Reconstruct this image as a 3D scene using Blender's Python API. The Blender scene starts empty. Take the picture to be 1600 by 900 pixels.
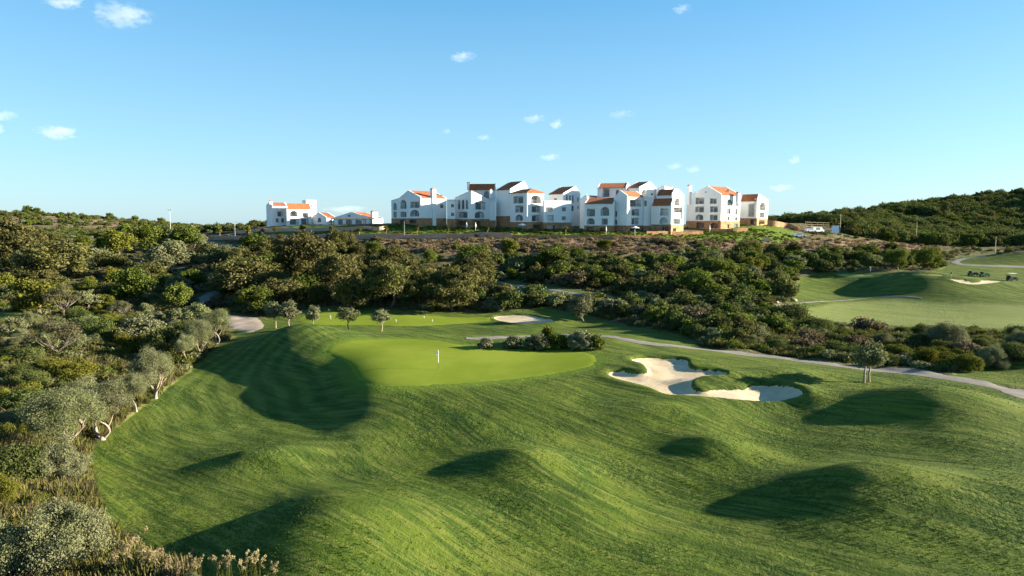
import bpy, bmesh, math, random
import numpy as np
from mathutils import Vector, Matrix, geometry as mgeo

rng = np.random.default_rng(7)
random.seed(7)
sc = bpy.context.scene
COL = sc.collection
R = math.radians

# ------------------------------------------------------------------ camera
CAM_Z = 20.0
PITCH = R(5.36)
FPX = 1600 * 24.0 / 36.0
cam_d = bpy.data.cameras.new('camera')
cam_d.lens = 24.0
cam_d.sensor_width = 36.0
cam_d.clip_start = 0.5
cam_d.clip_end = 30000
cam = bpy.data.objects.new('camera', cam_d)
COL.objects.link(cam)
cam.location = (0, 0, CAM_Z)
cam.rotation_euler = (math.pi / 2 - PITCH, 0, 0)
sc.camera = cam
sc.render.resolution_x, sc.render.resolution_y = 1024, 576

# ------------------------------------------------------------------ light
SUN_EL = R(15.0)
SUN_AZ = R(86)            # compass angle from +Y (view axis) towards +X
world = bpy.data.worlds.new('World')
sc.world = world
world.use_nodes = True
sun_d = bpy.data.lights.new('sun', 'SUN')
sun_d.energy = 5.0
sun_d.angle = R(0.53)
sun_d.color = (1.0, 0.89, 0.69)
sun = bpy.data.objects.new('sun', sun_d)
COL.objects.link(sun)
sdir = Vector((math.sin(SUN_AZ) * math.cos(SUN_EL), math.cos(SUN_AZ) * math.cos(SUN_EL), math.sin(SUN_EL)))
sun.rotation_euler = sdir.to_track_quat('Z', 'Y').to_euler()
sun.location = (150, 0, 90)
vs = sc.view_settings
vs.view_transform = 'Standard'
vs.look = 'None'
vs.gamma = 1
vs.use_curve_mapping = False
vs.exposure = 2.25
sc.render.engine = 'CYCLES'
cy = sc.cycles
cy.use_denoising = True
cy.max_bounces = 6
cy.diffuse_bounces = 2
cy.use_adaptive_sampling = True
cy.adaptive_threshold = 0.02
cy.glossy_bounces = 2
cy.transmission_bounces = 4
cy.volume_bounces = 0
cy.transparent_max_bounces = 12
cy.sample_clamp_indirect = 4

# pixel (of the 1600x900 photograph) -> direction
def pix_dir(px, py):
    a = (px - 800.0) / FPX
    b = (450.0 - py) / FPX
    return Vector((a, math.cos(PITCH) + b * math.sin(PITCH), -math.sin(PITCH) + b * math.cos(PITCH)))
def at(px, py, d):
    v = pix_dir(px, py)
    k = d / v.y
    return Vector((v.x * k, d, CAM_Z + v.z * k))
def to_pix(x, y, z):
    zz = z - CAM_Z
    f = y * math.cos(PITCH) - zz * math.sin(PITCH)
    u = y * math.sin(PITCH) + zz * math.cos(PITCH)
    f = np.where(f < 1, 1, f)
    return 800 + FPX * x / f, 450 - FPX * u / f

# ------------------------------------------------------------------ node helpers
class NT:
    def __init__(s, tree):
        s.t = tree
        s.n = tree.nodes
        s.l = tree.links
    def new(s, kind, **kw):
        n = s.n.new(kind)
        for k, v in kw.items():
            if k in n.inputs.keys() if hasattr(n.inputs, 'keys') else False:
                n.inputs[k].default_value = v
            else:
                setattr(n, k, v)
        return n
    def put(s, node, name, val):
        if hasattr(val, 'is_output'):
            s.l.new(val, node.inputs[name])
        else:
            node.inputs[name].default_value = val
    def math(s, op, a, b=0.0, c=None, clamp=False):
        n = s.n.new('ShaderNodeMath')
        n.operation = op
        n.use_clamp = clamp
        s.put(n, 0, a)
        s.put(n, 1, b)
        if c is not None:
            s.put(n, 2, c)
        return n.outputs[0]
    def mix(s, fac, a, b, blend='MIX'):
        n = s.n.new('ShaderNodeMix')
        n.data_type = 'RGBA'
        n.blend_type = blend
        s.put(n, 0, fac)
        s.put(n, 6, a if hasattr(a, 'is_output') else (*a, 1) if len(a) == 3 else a)
        s.put(n, 7, b if hasattr(b, 'is_output') else (*b, 1) if len(b) == 3 else b)
        return n.outputs[2]
    def noise(s, vec, scale, detail=4, rough=0.55, dist=0.0, out=0):
        n = s.n.new('ShaderNodeTexNoise')
        if vec is not None:
            s.l.new(vec, n.inputs['Vector'])
        n.inputs['Scale'].default_value = scale
        n.inputs['Detail'].default_value = detail
        n.inputs['Roughness'].default_value = rough
        n.inputs['Distortion'].default_value = dist
        return n.outputs[out]
    def ramp(s, fac, stops):
        n = s.n.new('ShaderNodeValToRGB')
        s.l.new(fac, n.inputs[0])
        cr = n.color_ramp
        while len(cr.elements) < len(stops):
            cr.elements.new(0.5)
        for e, (p, c) in zip(cr.elements, stops):
            e.position = p
            e.color = (c, c, c, 1) if not hasattr(c, '__len__') else (*c, 1)
        return n.outputs[0]
    def mapping(s, vec, scale=(1, 1, 1), rot=(0, 0, 0), loc=(0, 0, 0)):
        n = s.n.new('ShaderNodeMapping')
        s.l.new(vec, n.inputs[0])
        n.inputs['Location'].default_value = loc
        n.inputs['Rotation'].default_value = rot
        n.inputs['Scale'].default_value = scale
        return n.outputs[0]
    def smooth(s, v, lo, hi):
        n = s.n.new('ShaderNodeMapRange')
        n.interpolation_type = 'SMOOTHSTEP'
        s.put(n, 0, v)
        n.inputs[1].default_value = lo
        n.inputs[2].default_value = hi
        return n.outputs[0]

def new_mat(name):
    m = bpy.data.materials.new(name)
    m.use_nodes = True
    t = NT(m.node_tree)
    b = m.node_tree.nodes['Principled BSDF']
    b.inputs['Roughness'].default_value = 0.9
    b.inputs['Specular IOR Level'].default_value = 0.2
    return m, t, b
def attr(t, name, typ='GEOMETRY'):
    n = t.n.new('ShaderNodeAttribute')
    n.attribute_name = name
    n.attribute_type = typ
    return n
def bump(t, b, h, strength, dist):
    n = t.n.new('ShaderNodeBump')
    n.inputs['Strength'].default_value = strength
    n.inputs['Distance'].default_value = dist
    t.l.new(h, n.inputs['Height'])
    t.l.new(n.outputs[0], b.inputs['Normal'])
    return n

# ------------------------------------------------------------------ sky
def build_sky():
    t = NT(world.node_tree)
    bg = world.node_tree.nodes['Background']
    sky = t.n.new('ShaderNodeTexSky')
    sky.sky_type = 'NISHITA'
    sky.sun_disc = False
    sky.sun_elevation = SUN_EL
    sky.sun_rotation = SUN_AZ
    sky.altitude = 100
    sky.air_density = 1.0
    sky.dust_density = 0.6
    sky.ozone_density = 3.0
    tc = t.n.new('ShaderNodeTexCoord')
    d = tc.outputs['Generated']
    # clearer, cooler air than the model's, paling evenly towards the horizon all round
    sep = t.n.new('ShaderNodeSeparateXYZ')
    t.l.new(d, sep.inputs[0])
    base = t.mix(1.0, sky.outputs[0], (.74, .94, 1.02), 'MULTIPLY')
    el = t.math('ABSOLUTE', sep.outputs[2])
    clear = t.ramp(el, [(0.0, (.60, .835, 1.0)), (.10, (.43, .765, .985)), (.30, (.155, .515, .86)), (1.0, (.06, .25, .56))])
    clear = t.mix(1.0, clear, (4.05, 4.05, 4.05), 'MULTIPLY')
    base = t.mix(.62, base, clear)
    t.l.new(base, bg.inputs[0])
    bg.inputs[1].default_value = 0.054
build_sky()

# ------------------------------------------------------------------ object helpers
def tag(o, label=None, cat=None, group=None, kind=None):
    if label: o['label'] = label
    if cat: o['category'] = cat
    if group: o['group'] = group
    if kind: o['kind'] = kind
    return o
def link(o, parent=None):
    COL.objects.link(o)
    if parent is not None:
        o.parent = parent
    return o
def mesh_obj(name, verts, faces, mat, parent=None, smooth=False):
    me = bpy.data.meshes.new(name)
    me.from_pydata([tuple(v) for v in verts], [], faces)
    if smooth:
        me.polygons.foreach_set('use_smooth', [True] * len(me.polygons))
    if mat is not None:
        me.materials.append(mat)
    return link(bpy.data.objects.new(name, me), parent)
def empty(name, loc, rz=0.0):
    o = bpy.data.objects.new(name, None)
    o.empty_display_size = 0.5
    o.location = loc
    o.rotation_euler = (0, 0, rz)
    return link(o)
def copy_tree(o, parent=None):
    c = o.copy()
    link(c, parent)
    for ch in o.children:
        copy_tree(ch, c)
    return c
class MB:
    """collects simple solids into one mesh"""
    def __init__(s):
        s.v, s.f = [], []
    def box(s, x0, x1, y0, y1, z0, z1):
        b = len(s.v)
        s.v += [(x, y, z) for z in (z0, z1) for x, y in ((x0, y0), (x1, y0), (x1, y1), (x0, y1))]
        s.f += [tuple(b + i for i in q) for q in ((3, 2, 1, 0), (4, 5, 6, 7), (0, 1, 5, 4), (1, 2, 6, 5), (2, 3, 7, 6), (3, 0, 4, 7))]
        return s
    def tube(s, pts, rad, n=7, cap=True):
        pts = [Vector(p) for p in pts]
        b0 = len(s.v)
        for i, p in enumerate(pts):
            t = (pts[min(i + 1, len(pts) - 1)] - pts[max(i - 1, 0)]).normalized()
            a = t.orthogonal().normalized()
            if i:
                a = (pa - t * pa.dot(t)).normalized() if (pa - t * pa.dot(t)).length > 1e-4 else a
            pa = a
            c = t.cross(a)
            r = rad[i] if hasattr(rad, '__len__') else rad
            for k in range(n):
                w = 2 * math.pi * k / n
                s.v.append(tuple(p + a * (r * math.cos(w)) + c * (r * math.sin(w))))
        for i in range(len(pts) - 1):
            for k in range(n):
                k2 = (k + 1) % n
                s.f.append((b0 + i * n + k, b0 + i * n + k2, b0 + (i + 1) * n + k2, b0 + (i + 1) * n + k))
        if cap:
            s.f.append(tuple(b0 + k for k in reversed(range(n))))
            s.f.append(tuple(b0 + (len(pts) - 1) * n + k for k in range(n)))
        return s
    def prism(s, ring, dz):
        b = len(s.v)
        n = len(ring)
        s.v += [tuple(p) for p in ring] + [(p[0], p[1], p[2] + dz) for p in ring]
        s.f.append(tuple(b + i for i in reversed(range(n))))
        s.f.append(tuple(b + n + i for i in range(n)))
        for i in range(n):
            j = (i + 1) % n
            s.f.append((b + i, b + j, b + n + j, b + n + i))
        return s
    def build(s, name, mat, parent=None, smooth=False):
        return mesh_obj(name, s.v, s.f, mat, parent, smooth)

# ------------------------------------------------------------------ terrain heights
CTRL = [  # (photo x, photo y, metres along the view axis)
 # near fairway
 (800, 900, 36), (800, 800, 44), (800, 700, 55), (800, 650, 62), (1200, 900, 36), (1200, 800, 44), (1600, 900, 35), (1600, 800, 42), (1600, 700, 52),
 (1200, 700, 55), (1200, 650, 62), (1600, 650, 58.5), (1000, 750, 49.5), (1400, 740, 49), (1000, 650, 61.5), (450, 900, 36.3), (450, 800, 45), (450, 700, 58),
 # cart path and bunker
 (1600, 615, 65), (1400, 578, 76), (1200, 557, 84), (1000, 531, 95), (1050, 592, 70.5), (1150, 615, 66), (1250, 590, 72),
 # left part of the fairway, low
 (200, 700, 60), (300, 600, 82), (450, 610, 76), (360, 560, 93), (250, 650, 69.5), (150, 750, 51.5), (150, 850, 41.2), (50, 900, 37), (500, 655, 67.2), (430, 650, 69.6), (650, 655, 62.3),
 # green
 (560, 572, 76.5), (690, 604, 69.5), (684, 578, 75), (920, 562, 80), (720, 532, 92.5), (560, 536, 90.5), (580, 604, 70), (800, 588, 73),
 (480, 521, 96), (440, 528, 95), (700, 527, 103), (830, 528, 100),
 # practice green in the dip
 (545, 515, 112), (640, 500, 124), (640, 489, 133), (820, 500, 124), (910, 497, 127), (760, 489, 135), (1000, 520, 106), (1060, 530, 101), (450, 512, 112),
 # left scrub
 (380, 506, 121), (320, 470, 155), (100, 480, 140), (0, 500, 122), (0, 600, 77), (100, 550, 96), (200, 500, 126), (-300, 600, 80), (-300, 480, 140), (0, 420, 200), (200, 405, 220), (0, 385, 270), (250, 368, 290),
 (100, 690, 60), (0, 750, 50), (-300, 750, 50), (-300, 400, 240), (320, 420, 200), (400, 430, 180),
 (0, 333, 600), (150, 341, 600), (300, 360, 520), (-300, 330, 620), (80, 368, 380), (0, 352, 440), (230, 352, 520),
 # terrace
 (400, 371, 246), (400, 386, 230), (560, 376, 214), (560, 362, 224), (430, 355, 282), (520, 353, 262), (650, 353, 232), (820, 357.5, 226), (1000, 362, 222), (1130, 359.5, 234), (1190, 352, 244), (1225, 354, 250),
 (700, 352, 260), (900, 352, 255), (1100, 353, 260), (450, 352, 310), (600, 352, 290), (1000, 352, 290), (800, 352, 300), (330, 378, 262),
 # slope under the terrace
 (650, 378, 210), (800, 380, 205), (800, 420, 180), (800, 440, 165), (870, 453, 151), (650, 430, 172), (650, 470, 146), (500, 440, 168), (500, 400, 205), (1000, 400, 192), (1100, 378, 213), (1100, 420, 176), (1000, 450, 150), (1100, 450, 148), (1100, 500, 116), (1250, 395, 212), (1230, 372, 232),
 (1250, 440, 172), (1150, 540, 94), (1300, 545, 96), (1200, 510, 112),
 # right plateau and dip
 (1300, 429, 188), (1500, 432, 180), (1600, 431, 182), (1300, 470, 152), (1500, 468, 150), (1300, 500, 128), (1550, 512, 119), (1600, 540, 101), (1400, 550, 95), (1500, 530, 106), (1800, 500, 128), (1800, 430, 185), (2100, 600, 76), (2100, 800, 46), (1800, 560, 92),
 (1400, 392, 240), (1275, 362, 250), (1300, 374, 238), (1450, 402, 222), (1600, 405, 214), (1600, 420, 196), (1460, 412, 205),
 # right hill; its part out of view is raised to shade the slope
 (1600, 308, 420), (1450, 325, 420), (1300, 340, 400), (1250, 350, 340), (1550, 382, 270), (1600, 354, 330), (1400, 360, 310), (1720, 285, 425), (1900, 205, 430), (2150, 120, 430), (2600, 100, 440), (1900, 380, 270), (2300, 380, 270), (1330, 352, 310),
]
CW = [  # (x, y, z) world
 (0, -60, 4), (-80, -60, 4), (80, -60, 4), (0, 12, 1.5), (-40, 20, 1), (40, 20, 1.5), (-120, 20, 3), (120, 20, 5),
 (-1500, 1500, 8), (0, 1500, 2), (1500, 1500, 8), (0, 700, 10), (-350, 800, 15), (400, 800, 25), (150, 520, 14), (0, 420, 19), (-150, 420, 14), (-6000, 8000, 0), (0, 8000, 0), (6000, 8000, 0), (-1000, 500, 25), (1000, 500, 40), (-4000, 2600, 0), (4000, 2600, 0),
]
BUMPS = [  # photo x, metres away, half-width, half-depth, height, turn
 (1478, 61.5, 5.6, 3.6, 2.1, -15), (1372, 46.0, 4.4, 3.3, 1.75, -8), (815, 51.0, 3.8, 2.7, 1.55, -10), (1128, 54.5, 3.0, 2.0, 1.1, -12), (515, 39.5, 5.0, 6.0, 2.3, 8),
 (400, 54.5, 3.8, 2.2, 1.15, 8), (1020, 61.5, 4, 2.5, .85, 0), (470, 96, 7, 5, 1.1, 0), (620, 99, 12, 2.8, .45, 4), (1440, 166, 10, 14, 4.3, 0), (1290, 168, 17, 9, -1.0, 0), (1320, 184, 16, 4, 1.0, 0), (1570, 158, 8, 5, 1.5, 0), (1640, 207, 17, 8, 4.2, 0), (1650, 82, 5.5, 4.5, 3.0, 0),
 (1210, 73.5, 5, 2.0, .55, 8), (1120, 71.5, 4.0, 1.0, .45, 5), (1085, 76.5, 6, 1.6, .45, 8), (1265, 67.0, 1.6, 3.4, .6, 0), (905, 45, 5, 3, .6, -20), (1560, 44, 6, 3, .8, 0), (680, 41, 4, 3, .35, 0), (1520, 54, 4, 3, .5, 0),
 (700, 137, 14, 4, .5, 0), (865, 121, 4, 3.5, .8, 0), (1330, 186, 14, 5, .6, 0), (1540, 170, 9, 5, 1.0, 0), (560, 58.0, 3, 5, .5, 30), (900, 92, 7, 3, .5, 0),
]
def build_heights():
    s = np.concatenate([np.linspace(-2.6, -.84, 24), np.linspace(-.82, .82, 760), np.linspace(.84, 2.6, 24)])
    rows = [-60, -40, -25, -12, 0, 8, 14, 18]
    d = 20.0
    while d < 9000:
        rows.append(d)
        if d < 34: st = .5
        elif d < 112: st = .12 + (d - 34) * .0036
        elif d < 260: st = .4 + (d - 112) * .0065
        elif d < 700: st = 1.4 + (d - 260) * .012
        else: st = d * .05
        d += st
    D = np.array(rows)
    def uv(x, y):
        yy = np.maximum(y, 20.0)
        return np.stack([x / yy * 1.6, np.log(yy) + np.minimum(y - 20.0, 0) * .02], -1)
    pts = []
    for (px, py, dd) in CTRL:
        pts.append(tuple(at(px, py, dd)))
    pts += CW
    P = np.array(pts)
    U = uv(P[:, 0], P[:, 1])
    def phi(r2):
        return np.where(r2 > 1e-12, r2 * np.log(r2 + 1e-12), 0)
    n = len(U)
    K = phi(((U[:, None] - U[None]) ** 2).sum(-1)) + np.eye(n) * 2e-3
    Q = np.c_[np.ones(n), U]
    A = np.block([[K, Q], [Q.T, np.zeros((3, 3))]])
    w = np.linalg.solve(A, np.r_[P[:, 2], np.zeros(3)])
    X = s[None, :] * np.maximum(D, 20.0)[:, None]
    Y = np.repeat(D[:, None], len(s), 1)
    UV = uv(X, Y).reshape(-1, 2)
    Z = np.zeros(len(UV))
    for i in range(n):
        Z += w[i] * phi(((UV - U[i]) ** 2).sum(-1))
    Z += w[n] + UV @ w[n + 1:]
    Z = Z.reshape(X.shape)
    Z = np.clip(Z, -6, 70)
    for (px, dd, rx, ry, h, rot) in BUMPS:
        cx = (px - 800) / FPX * dd * 1.0
        c, sn = math.cos(R(rot)), math.sin(R(rot))
        dx, dy = X - cx, Y - dd
        a = (dx * c + dy * sn) / rx
        b = (-dx * sn + dy * c) / ry
        Z += h * np.exp(-(a * a + b * b) * .75)
    return s, D, X, Y, Z
GS, GD, GX, GY, GZ = build_heights()

# small value-noise relief
def vnoise(x, y, seed, scale):
    g = np.random.default_rng(seed).random((256, 256))
    u, v = x / scale, y / scale
    i, j = np.floor(u).astype(int), np.floor(v).astype(int)
    fu, fv = u - i, v - j
    fu, fv = fu * fu * (3 - 2 * fu), fv * fv * (3 - 2 * fv)
    i, j = i % 256, j % 256
    i2, j2 = (i + 1) % 256, (j + 1) % 256
    return (g[i, j] * (1 - fu) * (1 - fv) + g[i2, j] * fu * (1 - fv) + g[i, j2] * (1 - fu) * fv + g[i2, j2] * fu * fv) - .5

def H(x, y):
    """height of the terrain mesh at world x, y (arrays or numbers)"""
    x = np.asarray(x, float)
    y = np.asarray(y, float)
    d = np.clip(y, GD[0], GD[-1] - 1e-6)
    s = np.clip(x / np.maximum(y, 20.0), GS[0], GS[-1] - 1e-9)
    j = np.clip(np.searchsorted(GD, d, side='right') - 1, 0, len(GD) - 2)
    i = np.clip(np.searchsorted(GS, s, side='right') - 1, 0, len(GS) - 2)
    fv = (d - GD[j]) / (GD[j + 1] - GD[j])
    fu = (s - GS[i]) / (GS[i + 1] - GS[i])
    return (GZ[j, i] * (1 - fu) * (1 - fv) + GZ[j, i + 1] * fu * (1 - fv) + GZ[j + 1, i] * (1 - fu) * fv + GZ[j + 1, i + 1] * fu * fv)
_march = np.concatenate([np.arange(24, 130, .1), np.arange(130, 320, .25), np.arange(320, 1500, 2.0)])
def ground(px, py, drop=0.0, dmin=24, dmax=1500):
    """first place where the ray through a photo pixel meets the ground"""
    v = pix_dir(px, py)
    d = _march[(_march >= dmin) & (_march <= dmax)]
    x, z = v.x / v.y * d, CAM_Z + v.z / v.y * d
    below = z < H(x, d) - drop
    if not below.any():
        k = len(d) - 1
    else:
        k = int(np.argmax(below))
    return Vector((x[k], d[k], float(H(x[k], d[k]))))

def spline(pts, per=6, closed=True):
    pts = [Vector(p) for p in pts]
    n = len(pts)
    out = []
    for i in range(n if closed else n - 1):
        p0, p1, p2, p3 = (pts[(i + k) % n] if closed else pts[min(max(i + k, 0), n - 1)] for k in (-1, 0, 1, 2))
        for q in range(per):
            t = q / per
            out.append(.5 * ((2 * p1) + (p2 - p0) * t + (2 * p0 - 5 * p1 + 4 * p2 - p3) * t * t + (3 * p1 - p0 - 3 * p2 + p3) * t ** 3))
    if not closed:
        out.append(pts[-1])
    return out
def sdist(X, Y, poly):
    """signed distance to polygon, positive inside"""
    P = np.array([(p[0], p[1]) for p in poly])
    Q = np.roll(P, -1, 0)
    best = np.full(X.shape, 1e9)
    inside = np.zeros(X.shape, bool)
    for (a, b) in zip(P, Q):
        ex, ey = b - a
        t = np.clip(((X - a[0]) * ex + (Y - a[1]) * ey) / max(ex * ex + ey * ey, 1e-9), 0, 1)
        best = np.minimum(best, (X - a[0] - t * ex) ** 2 + (Y - a[1] - t * ey) ** 2)
        c = ((a[1] > Y) != (b[1] > Y)) & (X < (b[0] - a[0]) * (Y - a[1]) / (b[1] - a[1] + 1e-12) + a[0])
        inside ^= c
    return np.where(inside, 1, -1) * np.sqrt(best)
def near_mask(poly, pad):
    xs, ys = [p[0] for p in poly], [p[1] for p in poly]
    return (GX > min(xs) - pad) & (GX < max(xs) + pad) & (GY > min(ys) - pad) & (GY < max(ys) + pad)
def sm(x):
    x = np.clip(x, 0, 1)
    return x * x * (3 - 2 * x)

# ---- outlines drawn on the ground
def outline(zx, zy, k, pts, drop=0.0, dmin=24, per=5):
    g = [ground(zx + x / k, zy + y / k, drop, dmin) for x, y in pts]
    return [(p.x, p.y) for p in spline([(p.x, p.y, 0) for p in g], per)]
GREEN = outline(0, 0, 1, [(507, 552), (513, 543), (530, 536), (560, 531.5), (625, 530), (675, 532), (725, 539), (800, 545), (880, 548), (922, 553), (935, 563), (925, 574), (880, 583), (800, 594), (712, 602), (650, 605), (600, 605), (570, 602), (552, 594), (545, 584), (539, 574), (525, 562)])
BUNK1 = outline(900, 480, 4, [(340, 350), (420, 330), (560, 332), (690, 345), (715, 380), (800, 400), (900, 408), (950, 430), (900, 445), (800, 450), (740, 468), (728, 500), (745, 530), (800, 540), (860, 530), (950, 525), (1040, 522), (1090, 500), (1180, 497), (1300, 500), (1380, 518), (1425, 555), (1400, 580), (1320, 600), (1200, 612), (1050, 605), (900, 590), (700, 580), (570, 570), (460, 528), (330, 495), (230, 465), (197, 440), (220, 425), (290, 420), (370, 432), (430, 430), (440, 405), (400, 375)], .45, per=4)
BUNK2 = outline(700, 340, 4, [(280, 628), (340, 613), (450, 610), (560, 620), (640, 635), (665, 650), (620, 662), (500, 670), (400, 665), (320, 650)], .2, 108)
BUNK3 = outline(1460, 400, 11.39, [(240, 415), (330, 425), (420, 435), (520, 440), (640, 470), (800, 470), (830, 445), (1000, 450), (1200, 475), (1080, 495), (900, 515), (700, 532), (560, 522), (420, 490), (320, 455)], .2, 150)
PGREEN = outline(0, 0, 1, [(464, 501), (475, 492), (515, 487), (575, 489), (700, 494), (760, 495), (770, 501), (700, 509), (640, 511), (560, 509), (490, 508)], 0, 108)
RGREEN = outline(0, 0, 1, [(1285, 429.5), (1340, 427.5), (1420, 428), (1480, 431.5), (1440, 434.5), (1370, 434), (1310, 432)], 0, 150)

def sdist_grid_green(poly):
    out = np.full(GX.shape, -9.0)
    m = near_mask(poly, 6)
    out[m] = sdist(GX[m], GY[m], poly)
    return out
def carve(poly, depth, wall, rim):
    m = near_mask(poly, 5)
    dd = sdist(GX[m], GY[m], poly)
    z = GZ[m]
    z = z - depth * sm((dd + .12) / wall) * .75 - depth * .25 * sm(dd / 3.0)
    z = z + rim * np.exp(-((dd + .7) / .7) ** 2) * (dd < .3)
    GZ[m] = z
carve(BUNK1, .62, .45, .10)
carve(BUNK2, .4, .6, .12)
carve(BUNK3, .4, .6, .1)
# level the greens a little: ease the relief inside
# gentle unevenness of mown ground, rougher ground in the scrub
_ra, _rb = GX * math.cos(R(46)) - GY * math.sin(R(46)), GX * math.sin(R(46)) + GY * math.cos(R(46))
_near = sm((125 - GY) / 40) * (1 - sm((sdist_grid_green(GREEN) + 1.5) / 2.5))
GZ += vnoise(GX, GY, 3, 4.3) * .20 * _near + vnoise(GX, GY, 4, 11) * (.35 + .35 * _near)
GZ += (vnoise(_ra * .12, _rb, 11, 2.3) * .09 + vnoise(_ra * .2, _rb, 12, 1.1) * .05 + vnoise(GX, GY, 13, 1.4) * .04) * _near
TURF_POLYS = [
 ([(330, 1500), (300, 905), (215, 868), (172, 835), (146, 775), (134, 722), (152, 690), (217, 640), (292, 582), (332, 545), (372, 522), (420, 500), (600, 495), (940, 515), (975, 526), (1100, 543), (1200, 555), (1300, 568), (1400, 579), (1525, 594), (1600, 612), (2600, 800), (2600, 1500)], 0, 108),
 ([(352, 520), (398, 500), (470, 488), (520, 480), (640, 486), (760, 489), (860, 481), (885, 486), (960, 505), (1000, 513), (1062, 523), (1104, 545), (975, 540), (800, 540), (400, 540)], 92, 152),
 ([(752, 438), (800, 440), (870, 450), (962, 460), (962, 471), (900, 468), (840, 465), (780, 457)], 138, 178),
 ([(1188, 482), (1238, 470), (1247, 436), (1285, 426), (1480, 424), (1600, 426), (1900, 422), (1900, 524), (1600, 519), (1500, 517), (1380, 513), (1300, 509), (1225, 498)], 108, 212),
 ([(1470, 420), (1495, 402), (1520, 398), (1900, 392), (1900, 434), (1300, 434), (1400, 424)], 178, 248),
 ([(1478, 592), (1500, 578), (1600, 566), (1900, 556), (1900, 660), (1600, 605)], 58, 98),
 ([(0, 502), (-200, 505), (-200, 488), (0, 488), (60, 490), (85, 497), (60, 503)], 100, 160),
]
LUSH_POLYS = [([(1045, 380), (1090, 363), (1150, 352), (1205, 352), (1250, 366), (1244, 380), (1150, 378)], 200, 300),
              ([(415, 366), (420, 353), (640, 353), (820, 358), (1000, 362), (1100, 368), (1050, 375), (800, 368), (600, 367)], 205, 275),
              ([(355, 394), (365, 388), (400, 391), (402, 397), (370, 397)], 190, 260)]
DRY_POLYS = [([(330, 378), (640, 375), (800, 372), (1000, 372), (1200, 378), (1330, 375), (1470, 385), (1450, 402), (1330, 388), (1200, 388), (1000, 400), (860, 398), (740, 402), (560, 385), (420, 385)], 170, 300),
             ([(-50, 323), (150, 330), (300, 352), (250, 362), (100, 352), (-50, 356)], 380, 800)]
PALE_POLYS = [([(1238, 486), (1300, 475), (1400, 467), (1500, 474), (1600, 476), (1900, 478), (1900, 517), (1600, 514), (1500, 513), (1380, 508), (1270, 500)], 108, 160)]
PXX, PYY = to_pix(GX, GY, GZ)
def poly_mask(specs, soft=0):
    out = np.zeros(GX.shape)
    for poly, d0, d1 in specs:
        m = (GY >= d0) & (GY <= d1) & (PXX > min(p[0] for p in poly) - 5) & (PXX < max(p[0] for p in poly) + 5)
        if not m.any():
            continue
        if soft:
            v = sm(sdist(PXX[m], PYY[m], poly) / soft + .5)
        else:
            v = (sdist(PXX[m], PYY[m], poly) > 0).astype(float)
        out[m] = np.maximum(out[m], v)
    return out
wob = vnoise(GX, GY, 9, 2.0) * 3 + vnoise(GX, GY, 10, .7) * 2.0
_px, _py = PXX, PYY
PXX, PYY = PXX + wob, PYY + wob * .6
TURF = poly_mask(TURF_POLYS, 5)
LUSH = poly_mask(LUSH_POLYS, 4)
DRY = poly_mask(DRY_POLYS, 8)
PALE = poly_mask(PALE_POLYS, 6)
PXX, PYY = _px, _py
GZ += (1 - TURF) * (vnoise(GX, GY, 5, 1.6) * .25 + vnoise(GX, GY, 6, 5.0) * .6) * (GY < 400)
m_ = near_mask(GREEN, 26)
FRINGE = np.full(GX.shape, -40.0)
FRINGE[m_] = sdist(GX[m_], GY[m_], GREEN)

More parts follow.
